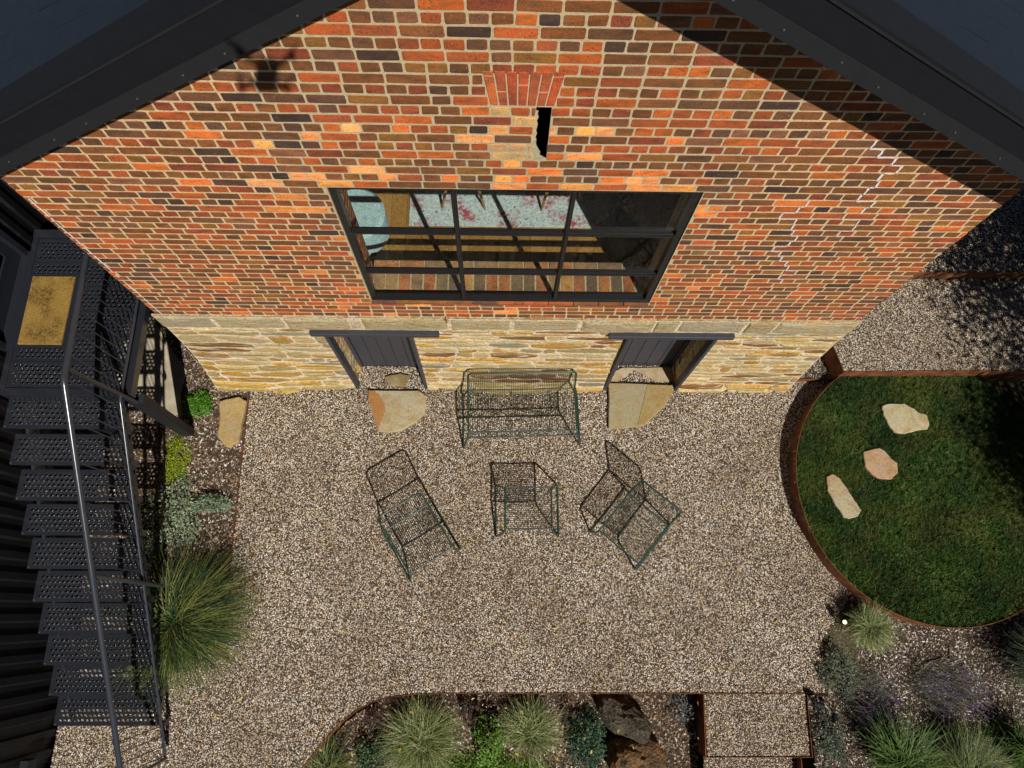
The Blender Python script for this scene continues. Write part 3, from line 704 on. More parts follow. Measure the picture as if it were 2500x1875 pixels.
# ---- roof
roof = bpy.data.objects.new('roof', None); COL.objects.link(roof); roof.parent = house
OV = -.42; EX = 4.02
def rpt(s, d, y, h): return Vector((APX+s*d, y, APZ-TP*d+h))
for s in (-1, 1):
    def slab(name, mat, y0, y1, h0, h1, d0=0.0, d1=EX, par=roof):
        m = MB(); vs = [rpt(s,d,y,h) for d in (d0,d1) for y, h in ((y0,h0),(y1,h0),(y1,h1),(y0,h1))]
        fs = [(0,1,2,3),(7,6,5,4),(0,4,5,1),(1,5,6,2),(2,6,7,3),(3,7,4,0)]
        if s < 0: fs = [f[::-1] for f in fs]
        m.add(vs, fs); return m.build(name, mat, par)
    slab('barge_trim', BARGE2, OV, OV+.03, 0, .104)
    slab('barge_board', BARGE, OV+.006, OV+.04, .1045, .300)
    slab('soffit', BARGE2, OV+.031, .02, .015, .03)
    slab('roof_deck', ROOF, OV+.2, 8.3, .20, .262)
    slab('barge_capping', BARGE, OV-.004, OV+.205, .3005, .318)
    slab('cap_fold', BARGE2, OV-.006, OV-.001, .285, .3)
    # folded metal shingles
    sl_ = .27; wy = .46
    m = MB(); a = .016
    nx = Vector((s*1, 0, -TP)).normalized(); nrm = Vector((s*TP, 0, 1)).normalized()
    base = rpt(s, 0, 0, .266)
    for r_ in range(17):
        for q in range(5):
            y0 = OV+.21+q*wy-(wy/2 if r_ % 2 else 0); y1 = y0+wy-.004
            if y0 < OV+.21: y0 = OV+.21
            if y1 > 1.9: continue
            p0 = base+nx*(r_*sl_); L = sl_+.02
            if (r_+1)*sl_*nx.x*s > EX: continue
            m = MB()
            A = p0+nrm*.003; B = p0+nx*L+nrm*(.016+rr.uniform(-.002,.004))
            vs = []
            for P_, hh in ((A, .004), (B, .009)):
                for yy in (y0, y1):
                    vs += [Vector((P_.x, yy, P_.z)), Vector((P_.x, yy, P_.z))+nrm*hh]
            fs = [(0,1,3,2),(4,6,7,5),(1,5,7,3),(0,2,6,4),(0,4,5,1),(2,3,7,6)]
            if s > 0: fs = [f for f in fs]
            m.add(vs, fs); m.build('shingle', ROOF, roof)
scr = None
for s in (-1, 1):
    for q in range(12):
        d = .45+q*.30+rr.uniform(-.05,.05)
        for hh, yy in ((.055, OV-.002), (.285, OV+.0035)):
            if scr is None:
                mm = MB(); mm.tube([(0,0,0),(0,-.003,0)], .0055, 6); o = mm.build('screw', BOLT, roof); scr = o.data
            else: o = link('screw', scr, roof)
            o.location = rpt(s, d, yy, hh+rr.uniform(-.01,.01)*(hh < .1))
m = MB(); m.box(APX-.10, APX+.10, OV-.01, 8.3, APZ+.27, APZ+.335); m.build('ridge_cap', BARGE, roof)

# ---- stone base
def sbat(x, z):                                  # batter: the base bulges out towards the ground
    b = .02+.035*max(0, 1-z/1.0)
    b += .05*max(0, 1-z/.9)*max(0, min(1, (-1.9-x)/1.0))
    b += .04*math.exp(-((x-.15)/.5)**2)*max(0, 1-z/.45)
    return -b
def xl(z): return XL-.02-.17*max(0, 1-z/1.9)**1.3*1.0
def xr(z): return XR+.01+.12*max(0, 1-z/1.9)
DO = [(-1.79,-.93),(1.385,2.275)]; DZ = 1.80
stw = MB()
def spanel(x0, x1, z0, z1):
    nx_ = max(2, int((x1-x0)/.12)); nz = max(2, int((z1-z0)/.12))
    vs = []; fs = []
    for j_ in range(nz+1):
        z = z0+(z1-z0)*j_/nz
        for i in range(nx_+1):
            xx0 = xl(z) if x0 < XL+.01 else x0; xx1 = xr(z) if x1 > XR-.01 else x1
            x = xx0+(xx1-xx0)*i/nx_
            vs.append((x, sbat(x, z)+mnoise.noise(Vector((x*6,0,z*6)))*.0012, z))
    for j_ in range(nz):
        for i in range(nx_): a = j_*(nx_+1)+i; fs.append((a, a+1, a+nx_+2, a+nx_+1))
    stw.add(vs, fs)
spanel(XL, DO[0][0], -.05, DZ); spanel(DO[0][1], DO[1][0], -.05, DZ); spanel(DO[1][1], XR, -.05, DZ); spanel(XL, XR, DZ, BZ0)
# returns at the corners and reveals
for f_, s in ((xl, -1), (xr, 1)):
    for j_ in range(12):
        z0, z1 = BZ0*j_/12-.02, BZ0*(j_+1)/12
        x0, x1 = f_(z0), f_(z1); ff = [(0,1,2,3)] if s > 0 else [(3,2,1,0)]
        stw.add([(x0,sbat(x0,z0),z0),(x0,1.2,z0),(x1,1.2,z1),(x1,sbat(x1,z1),z1)], ff)
for (a, b), dd in zip(DO, (.235,.275)):
    stw.add([(a,sbat(a,0)-.0,-.05),(a,dd+.02,-.05),(a,dd+.02,DZ+.03),(a,sbat(a,DZ),DZ+.03)], [(0,1,2,3)])
    stw.add([(b,sbat(b,0),-.05),(b,dd+.02,-.05),(b,dd+.02,DZ+.03),(b,sbat(b,DZ),DZ+.03)], [(3,2,1,0)])
    stw.add([(a,sbat(a,DZ),DZ),(b,sbat(b,DZ),DZ),(b,dd+.02,DZ),(a,dd+.02,DZ)], [(0,1,2,3)])
stone_wall = stw.build('stone_wall', SMORTAR, house)
SPAL = [((.58,.48,.24),12),((.66,.56,.32),12),((.56,.36,.10),6),((.40,.24,.08),4),((.42,.35,.18),7),((.24,.14,.06),3),((.33,.31,.23),4),((.54,.32,.05),6),((.26,.12,.045),5)]
def stone(pts, depth, col, mp, parent=stone_wall, name='stone'):
    """pts: outline in (u, v); mp(u, v, d) -> world; d is how far proud"""
    n = len(pts); cu = sum(p[0] for p in pts)/n; cv = sum(p[1] for p in pts)/n
    pr = depth*rr.uniform(.7,1.2)
    a = [mp(p[0], p[1], -.012) for p in pts]; b = [mp(p[0], p[1], pr*.3) for p in pts]
    tu, tv = rr.uniform(-.012,.012), rr.uniform(-.008,.008)
    c_ = []
    for p in pts:
        u = cu+(p[0]-cu)*.88; v = cv+(p[1]-cv)*.72
        c_.append(mp(u, v, pr+rr.uniform(-.0015,.0015)))
    ce = mp(cu, cv, pr*1.15)
    vs = a+b+c_+[ce]; fs = []
    for i in range(n):
        k_ = (i+1) % n
        fs += [(i,k_,n+k_,n+i),(n+i,n+k_,2*n+k_,2*n+i),(2*n+i,2*n+k_,3*n)]
    m = MB(); m.add(vs, fs, col, False); return m.build(name, STONE, parent)
def rubble(u0f, u1f, v0, v1, mp, lmin=.16, lmax=.85, hmin=.075, hmax=.17, seed=1, parent=stone_wall, ochre=None):
    r2 = random.Random(seed)
    v = v0; edges = [v0]
    while v < v1-.03:
        v += r2.uniform(hmin, hmax); edges.append(min(v, v1))
    if v1-edges[-2] < hmin*.8 and len(edges) > 2: edges.pop(-2)
    edges[-1] = v1
    ph = [(r2.uniform(0,6), r2.uniform(0,6)) for _ in edges]
    def ev(k_, u):
        if k_ == 0 or k_ == len(edges)-1: return edges[k_]
        return edges[k_]+.014*math.sin(u*4.1+ph[k_][0])+.009*math.sin(u*9.7+ph[k_][1])
    for k_ in range(len(edges)-1):
        zm = (edges[k_]+edges[k_+1])/2; u = u0f(zm)+r2.uniform(0,.01); U1 = u1f(zm); sl0 = 0
        h = edges[k_+1]-edges[k_]
        while u < U1-.03:
            L = r2.uniform(lmin, lmax)*(1.25 if h < .07 else .8)
            if U1-(u+L) < lmin*.6: L = U1-u
            ue = min(u+L, U1); sl1 = r2.uniform(-.18,.18)*h if ue < U1-.001 else 0
            g = .007+r2.uniform(0,.010); sh_ = r2.choice([0,0,.1,.22])*h; sh2 = r2.choice([0,0,.1,.18])*h
            nS = 5; bot = []; topp = []
            for s in range(nS):
                t = s/(nS-1)
                ub = u+g-sl0/2+(ue-g-sl1/2-(u+g-sl0/2))*t; ut = u+g+sl0/2+(ue-g+sl1/2-(u+g+sl0/2))*t
                e = .35 if s in (0, nS-1) else 0
                bot.append((ub, ev(k_, ub)+g*.8+sh_*(1-t)+e*h*r2.uniform(.2,.9)+r2.uniform(-.009,.009)))
                topp.append((ut, ev(k_+1, ut)-g*.8-sh2*t-e*h*r2.uniform(.2,.9)+r2.uniform(-.009,.009)))
            if r2.random() < .25 and h > .12 and L > .2:      # split flat stone in two thin ones
                mid = [(b_[0], (b_[1]+t_[1])/2) for b_, t_ in zip(bot, topp)]
                polys = [bot+[(p[0], p[1]-.006) for p in mid[::-1]], [(p[0], p[1]+.006) for p in mid]+topp[::-1]]
            else: polys = [bot+topp[::-1]]
            for P_ in polys:
                wts = [w_ for _, w_ in SPAL]
                col = r2.choices([c for c, _ in SPAL], wts)[0]
                if ochre and ochre(u, zm): col = r2.choice([(.55,.36,.07),(.50,.32,.08),(.48,.40,.18),(.52,.42,.16)])
                jj = r2.uniform(.85,1.2); col = tuple(x_*jj for x_ in col)
                stone(P_, (.007 if zm > .16 else .035) if r2.random() < .75 else .018, col, mp, parent)
            u = ue; sl0 = sl1
front = lambda u, v, d: Vector((u, sbat(u, v)-d, v))
CAPZ = 1.885
och = lambda u, z: (u < -2.2 and z < .75) or (abs(u-.1) < .7 and z < .3)
rubble(xl, lambda z: DO[0][0]-.01 if z < DZ+.0 else -1.99, -.03, 1.80, front, seed=3, ochre=och, hmin=.10, hmax=.23, lmax=1.0)
rubble(lambda z: DO[0][1]+.01, lambda z: DO[1][0]-.01, -.03, 1.80, front, seed=5, ochre=och)
rubble(lambda z: DO[1][1]+.01, xr, -.03, 1.80, front, seed=8)
rubble(xl, lambda z: -2.0, 1.80, CAPZ, front, seed=13); rubble(lambda z: -.62, lambda z: 1.18, 1.80, CAPZ, front, seed=14); rubble(lambda z: 2.54, xr, 1.80, CAPZ, front, seed=15)
capx = [XL-.05]+[W(px, 790, -.05).x for px in (520, 692, 850, 878, 1094, 1250, 1421, 1606, 1665, 1835, 1909)]+[XR+.04]
for i in range(len(capx)-1):
    a, b = capx[i]+.0035, capx[i+1]-.0035; tw = 0
    lowz = [CAPZ+rr.uniform(-.01,.02) for _ in range(5)]
    pts = [(a+(b-a)*t/4+ (tw if t in (0,4) else 0), lowz[t]) for t in range(5)]+[(b, BZ0-.003),(a+(b-a)*.5, BZ0-.003),(a, BZ0-.003)]
    col = rr.choice([(.50,.44,.27),(.54,.47,.30),(.48,.40,.23),(.46,.42,.30)])
    if i == 3: col = (.70,.62,.50)
    stone(pts, .03, col, lambda u, v, d: Vector((u, -.005-d, v)), name='cap_stone')
# stones in the door reveals
rubble(lambda z: .0, lambda z: .225, 0, DZ, lambda u, v, d: Vector((DO[0][0]+d*.6, u, v)), .1, .2, .08, .2, seed=31)
rubble(lambda z: .0, lambda z: .265, 0, DZ, lambda u, v, d: Vector((DO[1][1]-d*.6, u, v)), .1, .2, .08, .2, seed=32)
# ledge stone poking out under the window
stone([(.62,2.19),(.78,2.19),(.86,2.20),(.88,2.215),(.76,2.225),(.64,2.215)], .04, (.35,.28,.18), lambda u, v, d: Vector((u-.35, -d, v)), name='stone')

# ---- cellar doors
def door(i, a, b, dd, lab):
    par = bpy.data.objects.new('door', None); COL.objects.link(par); par.parent = house; par['label'] = lab
    nb = 5; z0, z1 = .015, DZ-.005; a += .05; b -= .05; wv = (b-a)/nb
    for k_ in range(nb):
        m = MB(); m.bbox(a+k_*wv+.002, a+(k_+1)*wv-.002, dd, dd+.03, z0, z1, .005); m.build('board', DOORP, par)
    m = MB(); m.box(a-.002, b+.002, dd+.012, dd+.028, z0, z1); m.build('backing', WFRAME, par)
    m = MB(); m.box(a-.05, a-.003, dd-.02, dd+.04, 0, z1); m.box(b+.003, b+.05, dd-.02, dd+.04, 0, z1); m.build('door_frame', DOORP, par)
    m = MB(); m.tube([(a+.09, dd, 1.52),(a+.09, dd-.03, 1.52)], .018, 10); m.tube([(a+.09, dd-.03, 1.52),(a+.09, dd-.036, 1.52)], .026, 10); m.build('door_knob', BLACK, par)
    # steel surround: lintel and two flat jamb bars set proud of the stone
    return par
d1 = door(0, DO[0][0], DO[0][1], .235, 'plain charcoal plank door on the left')
d2 = door(1, DO[1][0], DO[1][1], .275, 'charcoal door with clearly jointed planks on the right')
def surround(par, lx0, lx1, jx0, jx1, y0=-.075):
    m = MB(); m.bbox(lx0, lx1, y0, .02, 1.805, 1.872, .004); m.build('lintel', DOORP, par)
    for x in (jx0, jx1):
        m = MB(); m.box(x-.018, x+.018, y0+.0, .02, -.01, 1.804); m.build('jamb_bar', DOORP, par)
surround(d1, W(748,805,-.07).x, W(1069,806,-.07).x, DO[0][0]-.005, DO[0][1]+.012)
surround(d2, W(1493,808,-.07).x, W(1809,808,-.07).x, DO[1][0]-.01, DO[1][1]+.012)

# wall hook above the stone
hk = MB(); p = W(1088,775); hk.tube(fillet([(p.x,0,p.z+.02),(p.x,-.03,p.z+.01),(p.x+.01,-.035,p.z-.05)], .01), .007, 6); hk.tube([(p.x-.02,-.025,p.z+.01),(p.x+.03,-.03,p.z)], .006, 6); hk.build('wall_hook', CORTEN, house)

# ------------------------------------------------------------------ room seen through the window
rug = MB(); rug.bbox(-.93, 2.1, .98, 3.4, FZ+.001, FZ+.012, .003); rug.build('rug', RUG, label='faded pale blue rug with red medallion on the timber floor behind the window', category='rug')
def dchair(loc, rz, label):
    t = empty('upholstered_chair', loc, label, 'chair', 'teal chairs behind the window', rz)
    m = MB(); m.prism([(.22*math.cos(R(a)), .22*math.sin(R(a))) for a in range(0,360,20)], .40, .46, bev=.02); m.build('seat', TEAL, t)
    m = MB()
    for a in range(30, 150, 12):
        A = (.22*math.cos(R(a)), .22*math.sin(R(a))); B = (.22*math.cos(R(a+12)), .22*math.sin(R(a+12)))
        m.add([(A[0],A[1],.46),(B[0],B[1],.46),(B[0]*1.1,B[1]*1.1,.78),(A[0]*1.1,A[1]*1.1,.78),(A[0]*1.15,A[1]*1.15,.46),(B[0]*1.15,B[1]*1.15,.46),(B[0]*1.25,B[1]*1.25,.78),(A[0]*1.25,A[1]*1.25,.78)], [(0,1,2,3),(7,6,5,4),(3,2,6,7),(0,4,5,1),(0,3,7,4),(1,5,6,2)])
    m.build('backrest', TEAL, t)
    for sx_ in (-1,1):
        for sy_ in (-1,1):
            m = MB(); m.tube([(sx_*.14,sy_*.14,.40),(sx_*.22,sy_*.2,0)], [.019,.012], 8, col=(.30,.15,.05)); m.build('leg', TIMBER, t)
pa = G(1127,505,FZ); dchair((pa.x+.02, pa.y+.18, FZ+.012), 0, 'teal chair with tapered timber legs in the middle of the rug')
pa = G(1355,505,FZ); dchair((pa.x+.02, pa.y+.2, FZ+.012), .25, 'teal chair at the edge of the sunlit patch, nearer the right')
pc = G(866,520,2.66)
t = empty('round_pouf', (pc.x, pc.y, FZ), 'pale blue round pouf behind the left window panes', 'pouf')
m = MB(); m.prism([(.29*math.cos(R(a)), .29*math.sin(R(a))) for a in range(0,360,10)], .06, .42, bev=.03); m.build('cushion', PALEB, t)
m = MB(); m.prism([(.27*math.cos(R(a)), .27*math.sin(R(a))) for a in range(0,360,20)], 0, .06); m.build('base', DARKW, t)

# ------------------------------------------------------------------ black clad building on the left
shed = empty('clad_building', (-4.84,-2,0), 'black corrugated steel building along the left edge behind the stair', 'building')
def M_at(o): o.matrix_parent_inverse = Matrix.Translation(o.parent.location).inverted() if o.parent.rotation_euler.z == 0 else o.parent.matrix_basis.inverted(); return o
def corr(x0y0, x1y1, z0, z1, nrm, pitch=.2, dep=.028):
    a = Vector(x0y0); b = Vector(x1y1); L = (b-a).length; d = (b-a)/L; n = Vector(nrm); pts = []
    k_ = 0; s = 0
    while s < L:
        for t, h in ((0,0),(.45,0),(.56,1),(.89,1)):
            q = s+t*pitch
            if q <= L: pts.append(a+d*q+n*dep*h)
        s += pitch
    pts.append(b); m = MB()
    vs = [(p.x,p.y,z0) for p in pts]+[(p.x,p.y,z1) for p in pts]; c_ = len(pts)
    m.add(vs, [(i,i+1,c_+i+1,c_+i) for i in range(c_-1)]); return m
DY0, DY1, DZ0, DZ1 = -.30, .66, 2.12, 4.15
for args in (((-4.87,-7),(-4.87,DY0-.06),0,4.6), ((-4.87,DY0-.06),(-4.87,DY1+.06),0,DZ0-.02), ((-4.87,DY1+.06),(-4.87,1.45),0,4.6), ((-4.87,DY0-.06),(-4.87,DY1+.06),DZ1+.05,4.6)):
    M_at(corr(args[0], args[1], args[2], args[3], (1,0)).build('cladding', CLAD, shed))
M_at(corr((-4.87,1.42),(-3.41,1.42),0,4.6,(0,-1), .2).build('cladding', CLAD, shed))
m = MB(); m.box(-8,-4.9,-7,1.4,0,4.55); m.box(-4.9,-3.42,1.46,2.2,0,4.55); M_at(m.build('wall_core', CLAD, shed))
m = MB(); m.box(-8.1,-4.80,-7.1,1.5,4.6,4.66); M_at(m.build('roof', ROOF, shed))
m = MB(); m.tube([(-4.80,1.36,2.66),(-3.42,1.36,2.66)], .035, 8); M_at(m.build('pipe', BLACK, shed))
m = MB(); m.tube([(-4.80,1.30,4.5),(-4.80,1.30,.1)], .035, 8); M_at(m.build('downpipe', BLACK, shed))
dd_ = bpy.data.objects.new('glazed_door', None); COL.objects.link(dd_); dd_.parent = shed; M_at(dd_)
def sub(m, n_, mt): return m.build(n_, mt, dd_)
m = MB(); m.bbox(-4.90,-4.76,DY0-.06,DY1+.06,DZ0-.06,DZ0-.005,.006); sub(m,'sill',BLACK)
m = MB(); m.box(-4.92,-4.82,DY0-.06,DY0,DZ0-.005,DZ1+.05); m.box(-4.92,-4.82,DY1,DY1+.06,DZ0-.005,DZ1+.05); m.box(-4.92,-4.82,DY0,DY1,DZ1,DZ1+.05); sub(m,'door_frame',BLACK)
m = MB(); m.box(-4.93,-4.88,DY0+.003,DY0+.12,DZ0,DZ1-.003); m.box(-4.93,-4.88,DY1-.12,DY1-.003,DZ0,DZ1-.003); m.box(-4.93,-4.88,DY0+.12,DY1-.12,DZ0,DZ0+.2); sub(m,'door_stile',BLACK)
m = MB(); m.box(-4.91,-4.90,DY0+.12,DY1-.12,DZ0+.2,DZ1-.003); sub(m,'pane',DGLASS)
m = MB(); p_ = G(190,1850,.4); m.box(-4.84,-4.76,-4.34,-4.25,.40,.55); M_at(m.build('tap_box', BARGE2, shed))

# ------------------------------------------------------------------ steel stair
stair = empty('steel_stair', (-4.2,-2,0), 'black perforated steel stair with landing and railing beside the brick house', 'stair')
def ST(o): return M_at(o)
TX0, TX1 = -4.775, -3.645; TR, TG = .1977, .3178; TZ = .19; TY = -3.973; TD = .309
def perf(x0, x1, y0, y1, m, z=0, cell=.0475, r=.0150, brd=.035, lip=.03):
    """perforated folded plate: holes with raised rims, real openings"""
    nx_ = int((x1-x0-2*brd)/cell); ny = max(1, int((y1-y0-2*brd*.9)/(cell*.87)))
    ux = (x1-x0-2*brd)/nx_; uy = (y1-y0-2*brd*.9)/ny
    ax, ay = x0+brd, y0+brd*.9
    ang = [R(-135+45*k_) for k_ in range(8)]
    rim = []
    for j_ in range(ny):
        off = (ux/2 if j_ % 2 else 0)
        if off: m.add([(ax,ay+j_*uy,z),(ax+off,ay+j_*uy,z),(ax+off,ay+(j_+1)*uy,z),(ax,ay+(j_+1)*uy,z)], [(0,1,2,3)])
        cnt = nx_-(1 if off else 0)
        for i in range(cnt):
            cx_, cy_ = ax+off+(i+.5)*ux, ay+(j_+.5)*uy
            sq = [(-.5,-.5),(0,-.5),(.5,-.5),(.5,0),(.5,.5),(0,.5),(-.5,.5),(-.5,0)]
            vs = [(cx_+a*ux, cy_+b*uy, z) for a, b in sq]
            vs += [(cx_+(r+.006)*math.cos(t), cy_+(r+.006)*math.sin(t), z+.0002) for t in ang]
            vs += [(cx_+r*math.cos(t), cy_+r*math.sin(t), z+.0050) for t in ang]
            vs += [(cx_+(r-.002)*math.cos(t), cy_+(r-.002)*math.sin(t), z-.001) for t in ang]
            m.add(vs, [(a*8+k_, a*8+(k_+1)%8, a*8+8+(k_+1)%8, a*8+8+k_) for a in range(1) for k_ in range(8)])
            m.add(vs[8:], [(a*8+k_, a*8+(k_+1)%8, a*8+8+(k_+1)%8, a*8+8+k_) for a in range(2) for k_ in range(8)], None, True)
        if off:
            xe = ax+off+cnt*ux
            m.add([(xe,ay+j_*uy,z),(x1-brd,ay+j_*uy,z),(x1-brd,ay+(j_+1)*uy,z),(xe,ay+(j_+1)*uy,z)], [(0,1,2,3)])
    ex, ey = x1-brd, y1-brd*.9
    m.add([(x0,y0,z),(x1,y0,z),(ex,ay,z),(ax,ay,z)], [(0,1,2,3)]); m.add([(x1,y0,z),(x1,y1,z),(ex,ey,z),(ex,ay,z)], [(0,1,2,3)])
    m.add([(x1,y1,z),(x0,y1,z),(ax,ey,z),(ex,ey,z)], [(0,1,2,3)]); m.add([(x0,y1,z),(x0,y0,z),(ax,ay,z),(ax,ey,z)], [(0,1,2,3)])
    for (a, b) in (((x0,y0),(x1,y0)),((x1,y0),(x1,y1)),((x1,y1),(x0,y1)),((x0,y1),(x0,y0))):
        m.add([(a[0],a[1],z),(b[0],b[1],z),(b[0],b[1],z-lip),(a[0],a[1],z-lip)], [(3,2,1,0)])
    # small grip bumps along the two long edges
    for k_ in range(nx_+1):
        for yy in (y0+.012, y1-.012):
            cx_ = ax+k_*ux; m.add([(cx_-.004,yy-.004,z+.0003),(cx_+.004,yy-.004,z+.0003),(cx_+.004,yy+.004,z+.0003),(cx_-.004,yy+.004,z+.0003),(cx_,yy,z+.003)], [(0,1,4),(1,2,4),(2,3,4),(3,0,4)])
tm = MB(); perf(0, TX1-TX0, 0, TD, tm)
tmesh = None
for k_ in range(10):
    if tmesh is None:
        o = tm.build('tread', BLACK, stair); tmesh = o.data
    else: o = link('tread', tmesh, stair)
    o.location = Vector((TX0, TY+TG*k_, TZ+TR*k_))-stair.location
    for yy in (.03, TD-.03):
        for xx in (.012, TX1-TX0-.012):
            if k_ < 0: pass
b_ = MB()
b_.tube([(0,0,0),(0,0,.005)], .007, 6)
bo = None
for k_ in range(10):
    for xx in (TX0+.016, TX1-.03):
        if bo is None: o = b_.build('bolt', BOLT, stair); bo = o.data
        else: o = link('bolt', bo, stair)
        o.location = Vector((xx, TY+TG*k_+.018, TZ+TR*k_+.001))-stair.location
LZD = 2.165; LY0, LY1 = -.81, .84; LX0, LX1 = -4.70, -3.56
pm = MB(); perf(0, LX1-LX0, 0, .262, pm, brd=.03); pmesh = None
for k_ in range(6):
    if pmesh is None: o = pm.build('landing_plank', BLACK, stair); pmesh = o.data
    else: o = link('landing_plank', pmesh, stair)
    o.location = Vector((LX0, LY0+.05+.266*k_, LZD))-stair.location
m = MB(); m.bbox(LX1+.004, LX1+.06, LY0-.02, LY1, LZD-.09, LZD+.012, .004); m.bbox(LX0-.06, LX0-.004, LY0-.02, LY1, LZD-.2, LZD+.008, .004)
m.bbox(LX0-.003, LX1+.003, LY0-.03, LY0+.045, LZD-.2, LZD+.004, .004); m.bbox(LX0-.003, LX1+.003, LY1-.185, LY1+.03, LZD-.2, LZD-.034, .004); ST(m.build('landing_beam', BLACK, stair))
m = MB(); m.bbox(LX0-.06, LX1+.09, LY1-.0, LY1+.09, LZD-.1, LZD+.02, .004); ST(m.build('end_channel', BLACK, stair))
for xx in (-4.66, -3.74):
    m = MB(); m.bar((xx, TY+.06, -.02), (xx, LY0-.0, LZD-.30), .03, .16); ST(m.build('stringer', BLACK, stair))
# flat plates behind each right tread end (cleats)
for k_ in range(10):
    m = MB(); z_ = TZ+TR*k_; m.box(-3.598,-3.588,TY+TG*k_-.0,TY+TG*k_+.06,z_-.12,z_+.03); ST(m.build('cleat', BLACK, stair))
# columns and post
m = MB(); m.bar((-3.875,-.665,-.02), (-3.56,-.80,LZD-.20), .09, .15, Vector((1,0,0))); ST(m.build('column', BARGE2, stair))
m = MB(); m.bar((-4.72,-.7,-.02), (-4.72,-.7,LZD-.2), .07,.07, Vector((0,1,0))); m.bar((-3.56,.75,-.02),(-3.56,.75,LZD-.2), .07,.07, Vector((0,1,0))); ST(m.build('rear_columns', BLACK, stair))
# railing
RX = -3.55; ky = -.985; tz = 3.14; slope = TR/TG
def railz(y): return tz if y > ky else tz-(ky-y)*slope
m = MB(); m.tube(fillet([(RX-.03,LY1,tz),(RX,ky,tz),(RX,-4.42,railz(-4.42))], .06), .026, 12); ST(m.build('handrail', RAIL, stair))
bky = -.90; bz = LZD+.09
def brz(y): return bz if y > bky else bz-(bky-y)*slope*1.0
m = MB(); m.tube(fillet([(RX,LY1,bz),(RX,bky,bz),(RX,-4.30,brz(-4.30)+.0)], .05), .016, 10); ST(m.build('bottom_rail', RAIL, stair))
m = MB(); m.tube([(RX,-4.30,brz(-4.30)-.01),(RX,-4.36,railz(-4.36))], .017, 10); ST(m.build('end_post', RAIL, stair))
m = MB(); m.bar((RX+.02,-.86,LZD-.15),(RX-.0,-.90,tz-.02), .045, .03, Vector((0,1,0))); ST(m.build('newel_post', BLACK, stair))
m = MB(); m.tube([(RX+.03,-2.54,.86),(RX+.0,-2.50,railz(-2.5)-.01)], .021, 10); ST(m.build('newel_post', RAIL, stair))
y = .78; bm_ = None
while y > -4.28:
    m = MB(); m.tube([(RX,y,brz(y)),(RX,y-.01,railz(y))], .0058, 6, caps=False); ST(m.build('baluster', BLACK, stair)); y -= .103
m = MB(); m.bbox(-4.665,-4.245,-.33,.40,LZD+.006,LZD+.026,.004); m.build('doormat', COIR, label='worn ochre coir doormat on the stair landing', category='doormat')
m2 = MB(); m2.bbox(-4.70,-4.20,-.365,.435,LZD+.004,LZD+.010,.002); o = m2.build('mat_border', BLACK, bpy.data.objects['doormat'])

# ------------------------------------------------------------------ wire garden seats
def wire_seat(name, loc, rz, Wd, D, zf, zr, back, run, label, group, cat, drop=False, across=False, pitch=.022, side=.06):
    """loc = middle of the seat on the ground; front = -y"""
    t = empty(name, loc, label, cat, group, rz)
    hw = Wd/2; hd = D/2; ox = hw+side; y0, y1 = run
    for s in (-1, 1):
        m = MB(); pts = fillet([(s*hw,hd,zr),(s*hw,-hd,zf),(s*(hw+.005),-hd-.03,zf-.04),(s*ox,y0,.011),(s*ox,y1,.011),(s*(hw+.01),hd+.0,zr)], .035, 4)
        m.tube(pts, .0115, 8); m.build('side_frame', GREEN, t)
    for yy, zz, n_ in ((-hd, zf, 'front_bar'), (hd, zr, 'rear_bar')):
        m = MB(); m.tube([(-hw,yy,zz),(0,yy-.004,zz-.006),(hw,yy,zz)], .009, 8); m.build(n_, GREEN, t)
    if drop:
        m = MB(); m.tube([(-hw-.01,-hd-.05,zf-.06),(hw+.01,-hd-.05,zf-.06)], .009, 8); m.build('lower_bar', GREEN, t)
    bt = None
    if back:
        by, bzt = back
        m = MB(); m.tube(fillet([(-hw,hd,zr),(-hw+.005,by,bzt),(hw-.005,by,bzt),(hw,hd,zr)], .07, 5), .0115, 8); m.build('back_frame', GREEN, t)
        bt = (by, bzt)
    if across:
        n_ = int(D/pitch); me_ = None
        for i in range(1, n_):
            yy = -hd+D*i/n_; zz = zf+(zr-zf)*(yy+hd)/D
            if me_ is None:
                m = MB(); m.tube([(-hw,0,0),(0,0,-.012),(hw,0,0)], .0036, 5, caps=False); o = m.build('wire', GREEND, t); me_ = o.data
            else: o = link('wire', me_, t)
            o.location = (0, yy, zz)
    else:
        n_ = int(Wd/pitch); me_ = None
        for i in range(1, n_):
            xx = -hw+Wd*i/n_
            if me_ is None:
                prof = [(0,-hd,zf),(0,-hd*.4,zf-.012),(0,hd*.5,zr-.014),(0,hd,zr)]
                if drop: prof = [(0,-hd-.05,zf-.06)]+prof
                if bt: prof += [(0,hd+(bt[0]-hd)*.5+.012,(zr+bt[1])/2),(0,bt[0],bt[1]-.003)]
                m = MB(); m.tube(prof, .0036, 5, caps=False); o = m.build('wire', GREEND, t); me_ = o.data
            else: o = link('wire', me_, t)
            o.location = (xx, 0, 0)
    return t
grp = 'green wire garden seats on the gravel'
wire_seat('wire_chair', (-.894,-1.997,0), R(32), .565, .56, .385, .445, (.39,.765), (-.31,.39), 'green wire chair on the left, turned away towards lower right', grp, 'chair')
wire_seat('wire_chair', (1.586,-1.866,0), R(-40.3), .575, .565, .40, .415, (.42,.74), (-.30,.40), 'green wire chair on the right, facing lower left', grp, 'chair')
wire_seat('wire_footstool', (.362,-1.64,0), R(.5), .54, .475, .43, .43, None, (-.29,.33), 'low backless green wire footstool between the two chairs', grp, 'footstool', across=True, side=.11)
